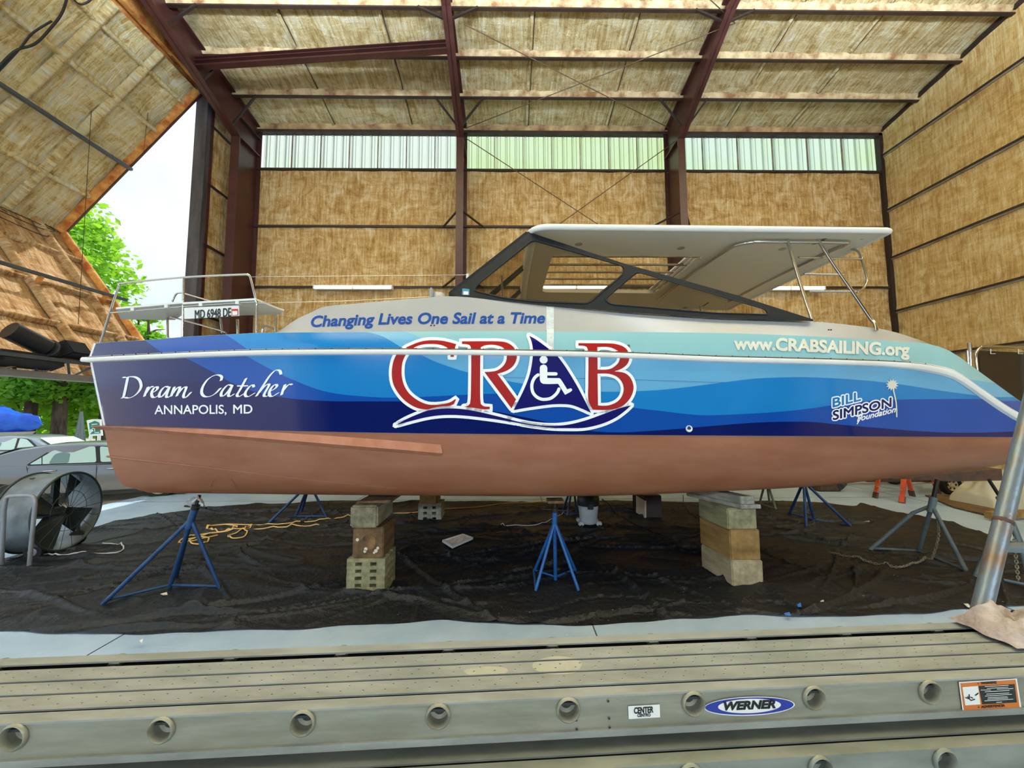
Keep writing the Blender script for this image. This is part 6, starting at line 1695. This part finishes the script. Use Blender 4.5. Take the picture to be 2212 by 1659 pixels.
for px, py in ((1243,1518),(1314,1515),(1245,1556),(1316,1552.5),(1246,1576),(1317,1572)):
    c = onrail(px, py, 0.0012); MB().add([c + du*(0.0045*cos(2*pi*j/10)) + dn*(0.0045*sin(2*pi*j/10)) for j in range(10)], [tuple(range(10))]).build('rivet_hole', M['slot'], pk)
# second plank underneath, shifted towards the camera
def onp(px, py, z): return PZ(px, py, z)
Z2 = ZP - hr - 0.035
A2 = onp(1452, 1651, Z2); O2 = A2 - du*((A2 - A).dot(du)); 
def onrail2(px, py): return onrail(px, py, 0.0, O2)
h2x = [onrail2(1771, 1643), onrail2(1501, 1655), onrail2(2034, 1633)]
uu0 = (h2x[0] - O2).dot(du); n2 = -0.040
us2 = [(uu0 + stp*k, n2 ) for k in range(-8, 5)]
pk2, at2_, wv2 = plank(O2, M['plank_lo'], M['plank_lo'], 'lower aluminium plank showing below the stickered one', (us2, rr_), False, u0, u1)
# sawhorses carrying the planks, past both edges of the frame
zb2 = Z2 - hr
for ux, nm in ((u0 + 0.25, 'wooden sawhorse under the left end of the planks'), (u1 - 0.25, 'wooden sawhorse under the right end of the planks')):
    c = O2 + du*ux; c = Vector((c.x, c.y, 0)) + dw*0.2
    t = thing('sawhorse', nm, 'sawhorse', c, 'sawhorses carrying the planks')
    MB().obox(c - dw*0.45 - du*0.045 + dn*(zb2 - 0.14), du*0.09, dw*0.95, dn*0.14).build('beam', M['wood_tan'], t)
    for sw in (-0.36, 0.40):
        for s in (-1, 1):
            MB().bar(c + dw*sw + du*(s*0.30) + dn*0.0, c + dw*sw + du*(s*0.04) + dn*(zb2 - 0.02), 0.09, 0.04, dw).build('leg', M['wood_tan'], t)
# leaning steel pipe frame at the right
p0 = W(2117, 1330, 2.35); p1 = W(2207, 960, 2.55); d = (p1 - p0).normalized()
p0 = p0 - d*(p0.z/d.z) if d.z else p0; p2 = p1 + d*1.6
pf = thing('pipe_trestle', 'scuffed steel pipe trestle leaning at the right beside the planks', 'trestle', (p0.x + 0.5, p0.y, 0))
MB().tube([p0 + d*0.01, p2], 0.044, 16).build('leg', M['pipe'], pf, smooth=50)
q0 = Vector((p0.x + 2*(p2.x - p0.x) + 0.35, p0.y, 0.0)); q2 = Vector((p2.x + 0.25, p2.y, p2.z))
MB().tube([q0, q2], 0.044, 16).build('leg', M['pipe'], pf, smooth=50)
MB().tube([p2, q2], 0.044, 16).build('top_rail', M['pipe'], pf, smooth=50)
g0 = onp(2157, 1183, 0); 
fz = lambda z: p0 + d*(z/d.z)
for z, r in ((W(2157, 1184, 2.4).z, 0.032), (2.2, 0.032)):
    f = (z - p0.z)/(p2.z - p0.z); MB().tube([p0.lerp(p2, f), q0.lerp(q2, f) - Vector((0,0,0.12))], r, 12).build('rung', M['pipe'], pf, smooth=50)
wb_ = fz(W(2180, 1130, 2.42).z); MB().sphere(wb_, 0.047, 12, 8).build('weld', M['rust_metal'], pf, smooth=60)
# crumpled towel and a small grey pouch on the right end of the plank
tcn = PZ(2206, 1375, ZP)
def towel(u, v):
    a = (u - 0.5)*0.34; b = (v - 0.5)*0.30
    e = max(0, 1 - (2*abs(u-.5))**3)*max(0, 1 - (2*abs(v-.5))**3)
    h = 0.015 + 0.13*e*(0.6 + 0.7*noise.noise((u*3.2, v*3.2, 3))) + 0.06*abs(noise.noise((u*6, v*5, 6)))*e
    return tcn + du*(a + 0.02*noise.noise((v*4, 1, u))) + dw*(b*0.8 + 0.035*(0.5 - u) + 0.02*noise.noise((u*4, 7, v))) + dn*max(0.006, h)
o = MB().grid(towel, 44, 36).build('towel', M['towel'], None, smooth=60, loc=tcn); tag(o, 'crumpled grey pink towel on the right end of the plank', 'towel')
pc_ = PZ(2226, 1340, ZP)
o = MB().obox(pc_ + du*(-0.05), du*0.2, dw*0.05, dn*0.028).build('pouch', M['black_rubber'], None, bevel=0.01, loc=pc_); tag(o, 'black pouch behind the towel on the plank', 'pouch')

# ------------------------------------------------------------------ outdoors
def car_at(o3, label, mat):
    t = thing('parked_car', label, 'car', o3)
    O = Vector(o3)
    # body stations: x, half width at sill / belt, z sill, z belt/deck, roof handled apart
    st_ = [(-1.38, .62, .70, .42, .80), (-1.30, .78, .82, .30, .95), (-1.0, .85, .88, .24, 1.0), (-.55, .88, .90, .22, 1.0), (0, .89, .91, .22, .98), (.6, .90, .91, .20, .96), (1.2, .90, .91, .20, .95), (1.9, .89, .90, .20, .94), (2.5, .88, .89, .20, .92), (3.0, .86, .86, .22, .86), (3.4, .80, .80, .26, .78), (3.65, .68, .68, .34, .66), (3.72, .58, .58, .40, .58)]
    mb = MB()
    def sec(s):
        x, ws, wb, zs, zb = s; h = zb - zs
        half = [(ws*0.9, zs), (ws, zs + 0.10*h), (ws*1.015, zs + .35*h), (wb*1.02, zs + .62*h), (wb*1.0, zs + .86*h), (wb*0.95, zs + .97*h), (wb*0.80, zb + 0.012), (0, zb + 0.03)]
        return [Vector((x, -y, z)) for y, z in half] + [Vector((x, y, z)) for y, z in half[::-1][1:]]
    S = [[O + p for p in sec(s)] for s in st_]; n = len(S[0])
    mb.grid(lambda u, v: S[round(v*(len(S)-1))][round(u*(n-1))], n - 1, len(S) - 1)
    mb.add(S[0], [tuple(range(n))]); mb.add(S[-1], [tuple(range(n))])
    mb.build('body', mat, t, smooth=35)
    # greenhouse: pillars and roof
    gl = [(-.95, .74, .99, .0), (-.05, .62, 1.36, 1), (.45, .63, 1.44, 1), (1.0, .63, 1.465, 1), (1.5, .62, 1.44, 1), (1.85, .60, 1.38, 1), (2.75, .76, .95, 0)]
    def gsec(s):
        x, w, z, r = s
        half = [(.86, .94), (.86 - (.86 - w)*0.75, .94 + (z - .94)*0.86), (w, z - 0.03 if r else z), (w*0.8, z), (0, z + 0.015)]
        return [O + Vector((x, -y, zz)) for y, zz in half] + [O + Vector((x, y, zz)) for y, zz in half[::-1][1:]]
    G = [gsec(s) for s in gl]; n = len(G[0])
    mb = MB(); mb.grid(lambda u, v: G[round(v*(len(G)-1))][round(u*(n-1))], n - 1, len(G) - 1); mb.build('cabin', mat, t, smooth=35)
    def side(poly, name, m_, off=0.012):
        for s in (-1, 1):
            P = [O + Vector((x, s*(.865 - (z - .94)/(1.40 - .94)*0.205 + off), z)) for x, z in poly]
            MB().add(P, [tuple(range(len(P)))]).build(name, m_, t)
    side(rounded([(.28,.985),(.62,1.30),(1.0,1.365),(1.37,1.37),(1.50,.985)], 0.05), 'side_window', M['glass_car'], 0.014)
    side(rounded([(1.58,.985),(1.46,1.365),(1.72,1.33),(2.30,.985)], 0.05), 'side_window', M['glass_car'], 0.014)
    side(rounded([(.22,.965),(.58,1.325),(1.0,1.39),(1.75,1.355),(2.40,.965)], 0.06), 'window_seal', M['car_dark'], 0.010)
    side([(.50,.985),(.515,.985),(.46,1.16),(.445,1.15)], 'quarter_bar', M['car_dark'], 0.018)
    side(rounded([(.62,.985),(.66,1.20),(.78,1.25),(.95,1.22),(.98,.985)], 0.05), 'seat_shape', pm('seat_shape', srgb(120, 150, 146), 0.4), 0.016)
    gb = [(-.86, .60, 1.02), (-.14, .52, 1.335)]
    MB().add([O + Vector((gb[0][0]-.02, -gb[0][1], gb[0][2]+.02)), O + Vector((gb[0][0]-.02, gb[0][1], gb[0][2]+.02)), O + Vector((gb[1][0]-.02, gb[1][1], gb[1][2]+.03)), O + Vector((gb[1][0]-.02, -gb[1][1], gb[1][2]+.03))], [(0,1,2,3)]).build('rear_window', M['glass_car'], t)
    MB().add([O + Vector((1.95, -.52, 1.37)), O + Vector((1.95, .52, 1.37)), O + Vector((2.68, .62, 1.02)), O + Vector((2.68, -.62, 1.02))], [(0,1,2,3)]).build('windscreen', M['glass_car'], t)
    for x in (0.0, 2.8):
        for s in (-1, 1):
            c = O + Vector((x, s*0.80, 0.33))
            w_ = MB().lathe([(.20, .11), (.31, .11), (.33, .08), (.33, -.1), (.2, -.1)], c, (0, s, 0), 28).build('tire', M['tire'], t, smooth=35)
            MB().lathe([(0, .09), (.05, .10), (.08, .07), (.19, .10), (.215, .115)], c, (0, s, 0), 20).build('wheel_rim', M['alu'], w_, smooth=40)
            ar = MB(); ar.add([c + Vector((.40*cos(pi*k/16), s*0.108, .41*sin(pi*k/16) - .02)) for k in range(17)] , [tuple(range(17))]); ar.build('wheel_arch', M['car_dark'], t)
    for s in (-1, 1):
        for pts in ([(.27,.95),(.30,.80),(.42,.62),(.48,.30)], [(1.53,.96),(1.55,.62),(1.53,.28)], [(2.45,.93),(2.42,.5),(2.36,.28)]):
            MB().tube([O + Vector((x, s*(.925 if z < .8 else .912), z)) for x, z in pts], 0.006, 4).build('door_seam', M['car_dark'], t)
        for x in (.55, 1.75):
            MB().tube([O + Vector((x, s*.925, .82)), O + Vector((x + .05, s*.955, .825)), O + Vector((x + .2, s*.955, .83)), O + Vector((x + .25, s*.925, .83))], 0.014, 8).build('door_handle', M['stainless'], t)
        MB().obox(O + Vector((2.2, s*.90, .97)), (.1, 0, 0), (0, s*.18, 0), (0, 0, .12)).build('mirror', mat, t, bevel=0.02)
        MB().obox(O + Vector((-1.36, s*.5, .68)), (.16, 0, 0), (0, s*.34, 0), (0, 0, .2)).build('tail_light', M['red'], t, bevel=0.02)
        MB().obox(O + Vector((0.4, s*.905, .235)), (1.95, 0, 0), (0, s*.02, 0), (0, 0, .045)).build('sill_trim', M['car_dark'], t)
    return t
GZ = -0.06
car1 = car_at((-11.95, 10.15, GZ), 'grey sedan parked just outside the open door behind the drum fan', M['car_grey'])
car1.rotation_euler.z = radians(20)
car2 = car_at((-18.4, 14.4, GZ), 'silver sedan parked behind the grey one, only its roof showing', pm('car_silver', srgb(150, 156, 166), 0.25, metal=0.5, coat=0.5))
# shrink-wrapped boat under a blue tarpaulin
bt_ = thing('covered_boat', 'small boat under a bright blue tarpaulin among the trees', 'boat', (-24.5, 18.5, GZ))
def blob(u, v):
    a = 2*pi*u; t = v; x = -2.6 + 5.2*t; w = 0.95*(sin(pi*min(1, 0.12 + 0.9*t))**0.5); hh = 1.0 + 0.25*sin(pi*t)
    y = w*cos(a); z = 1.72 + (0.72*hh if sin(a) > 0 else 0.55 + 0.15*(1 - t))*sin(a) - 0.12*t
    n = 0.10*noise.noise((x*1.4, y*2 + 3, z*1.6)) + 0.04*noise.noise((x*5, y*5, z*5))
    s_ = 1 - 0.62*max(0, t - 0.55)/0.45; y *= s_; z = 1.75 + (z - 1.75)*s_ + 0.10*(1 - s_)
    if t in (0, 1): y *= 0.15; z = 1.7 + (z - 1.7)*0.15
    return Vector((-24.5 + x, 18.5 + y + n, z + n))
MB().grid(blob, 30, 34).build('cover', M['blue_tarp'], bt_, smooth=60)
MB().add([(-26.6, 18.0, 1.3), (-22.6, 18.1, 1.35), (-22.4, 18.5, 1.35), (-22.6, 18.9, 1.35), (-26.6, 19.0, 1.3), (-26.4, 18.5, 0.55), (-23.2, 18.5, 0.6)], [(0,1,6,5), (1,2,6), (2,3,6), (3,4,5,6), (4,0,5)]).build('hull', M['white_gel'], bt_, smooth=40)
for x in (-25.8, -23.6):
    for s in (-0.6, 0.6): MB().tube([(x, 18.5 + s, GZ), (x, 18.5 + s*0.5, 1.0)], 0.05, 8).build('prop', M['navy_stand'], bt_)
# yard sign
sg = thing('yard_sign', 'white and green yard sign on posts beside the grey sedan', 'sign', (W(205, 930, 15).x, 15.0, GZ))
def sgp(x, y, off): return W(x, y, 15.0 - off)
MB().prism([sgp(x, y, 0) for x, y in [(187,908),(200,905.5),(216,906),(219.5,941),(193,942)]], (0, 0.06, 0)).build('sign_board', M['white_plastic'], sg)
decal([([(192,914),(198,912),(204,909),(210,911),(214,913),(216.5,936),(195,938)], [tuple(range(7))])], sgp, 0.01, 'sign_panel', M['sign_green'], sg)
decal(textpx('P', 195.5, 201, 935.5, 935.3, 7.5, 0, 0, 0.5, capref=0.68) + [strokes([[(198,917),(210,916)], [(197,921),(211,920)], [(204,921),(204.5,932)], [(199,925),(211,924)], [(205,934.5),(214,934)]], 0.7)], sgp, 0.02, 'sign_lettering', M['decal_white'], sg)
for px in (196, 214):
    a = W(px, 941, 15.03); MB().tube([(a.x, 15.03, GZ), a], 0.05, 8).build('sign_post', M['white_plastic'], sg)
# bundle of steel stands stacked against a tree
nb_ = thing('stacked_stands', 'cluster of steel boat stands leaning together near the yard sign', 'stand', (W(174, 925, 20).x, 20, GZ))
for k in range(9):
    a = W(176 + (k % 3) - 1, 889, 20 + 0.1*k); b = W(158 + k*4.2, 926, 20 - 0.3 + 0.12*k); b.z = GZ
    MB().tube([a, b], 0.045, 6).build('leg', M['grey_stand'], nb_)

def tree(x, y, th, rad, cz, label, n, mat, seed, tr=0.2, lsz=0.22, squash=0.9, lumps=26, fork=False, low=None):
    r = random.Random(seed)
    t = thing('tree', label, 'tree', (x, y, GZ), 'trees around the yard')
    tk = MB(); pts = [Vector((x, y, GZ)), Vector((x + r.uniform(-.1,.1), y, th*0.35)), Vector((x + r.uniform(-.3,.3), y, th*0.7)), Vector((x + r.uniform(-.3,.3), y + r.uniform(-.3,.3), th*0.98))]
    tk.tube(pts, [tr*1.2, tr, tr*0.75, tr*0.2], 9)
    for k in range(7):
        f = 0.35 + 0.08*k; a = r.uniform(0, 2*pi); b0 = Vector((x, y, th*f)); ln = rad*0.42
        tk.tube([b0, b0 + Vector((cos(a)*ln*.5, sin(a)*ln*.5, ln*.35)), b0 + Vector((cos(a)*ln, sin(a)*ln, ln*.5))], [tr*.45, tr*.3, tr*.1], 6)
    tk.build('trunk', M['bark'], t, smooth=50)
    L = []
    for _ in range(lumps):
        a = r.uniform(0, 2*pi); ph = r.uniform(-1, 1); rr = rad*r.uniform(0.45, 0.92)
        zz = ph*0.9; k = sqrt(max(0.02, 1 - zz*zz))
        tp = 1.0 - 0.45*max(0, ph)
        L.append((x + rr*k*cos(a)*tp, y + rr*k*sin(a)*tp, cz + rad*squash*zz, rad*r.uniform(0.22, 0.4)))
    mb = MB()
    for i in range(n):
        cx, cy, cz_, lr = L[i % len(L)]
        d = Vector((r.gauss(0,1), r.gauss(0,1), r.gauss(0,1))).normalized()*lr*(r.random()**0.4)
        c = Vector((cx, cy, cz_)) + Vector((d.x, d.y, d.z*0.75))
        if low is not None and c.z < low: c.z = low + r.random()*0.6
        u = Vector((r.uniform(-1,1), r.uniform(-1,1), r.uniform(-.7,.7))).normalized(); w_ = u.cross(Vector((r.uniform(-1,1), r.uniform(-1,1), r.uniform(-1,1)))).normalized()
        s = lsz*r.uniform(0.6, 1.3)
        mb.add([c - u*s, c + w_*s*0.55, c + u*s, c - w_*s*0.55], [(0,1,2,3)])
    mb.build('crown', mat, t, normals=False)
tree(-31.5, 25, 15.5, 7.2, 8.8, 'tall bright green maple rising beyond the folded door', 15000, M['leaf'], 11, 0.28, 0.26, 1.12, 46)
tree(-27.3, 28.5, 9.8, 2.9, 6.8, 'smaller bright tree right of the tall maple, above the bow rail', 4200, M['leaf'], 12, 0.16, 0.2, 1.1, 18)
tree(-34.0, 30, 11, 5.0, 6.8, 'dense green tree low behind the maple', 6500, M['leaf_dark'], 13, 0.25, 0.26, 0.8, 26, low=2.9)
xs_ = [(-27.4, 22.5, .26, 'dark trunked tree nearest the blue tarpaulin'), (-26.0, 22.8, .30, 'grey trunked tree right of the blue tarpaulin'), (-25.2, 24.5, .27, 'thick trunked tree in front of the leaning stands'), (-23.9, 25.5, .18, 'slim trunked tree behind the leaning stands'), (-30.4, 22.0, .24, 'shady tree behind the blue tarpaulin')]
for k, (x, y, tr_, lb) in enumerate(xs_):
    tree(x, y, 9, 2.7, 5.2, lb, 3400, M['leaf_dark'] if k % 2 else M['leaf'], 20 + k, tr_, 0.22, 0.9, 18, low=2.75)
for k, (x, y, h, lb) in enumerate([(-1.5, 27, 12, 'leafy tree behind the left clerestory sheets'), (2.5, 25.5, 13.5, 'leafy tree behind the middle clerestory sheets'), (6.2, 27.5, 12, 'leafy tree behind the steel column side of the clerestory'), (10.5, 26, 13, 'leafy tree behind the right clerestory sheets')]):
    tree(x, y, h, 3.2, h - 3.4, lb, 2600, M['leaf_dark'], 40 + k, 0.22, 0.34, 1.0, 16)
hd_ = MB(); r = random.Random(9)
for i in range(5200):
    x = r.uniform(-62, -18); y = 40 + r.gauss(0, 1.2); z = abs(r.gauss(0, 1.2)) + 0.1; c = Vector((x, y, z)); u = Vector((r.uniform(-1,1), r.uniform(-1,1), r.uniform(-1,1))).normalized(); w_ = u.cross(Vector((r.random(), r.random(), r.random()))).normalized(); s = r.uniform(.25, .5)
    hd_.add([c - u*s, c + w_*s*.6, c + u*s, c - w_*s*.6], [(0,1,2,3)])
o = hd_.build('undergrowth', M['leaf'], None, normals=False, loc=(-40, 40, 0)); tag(o, 'sunlit yellow green undergrowth far behind the trees', 'undergrowth', kind='stuff')
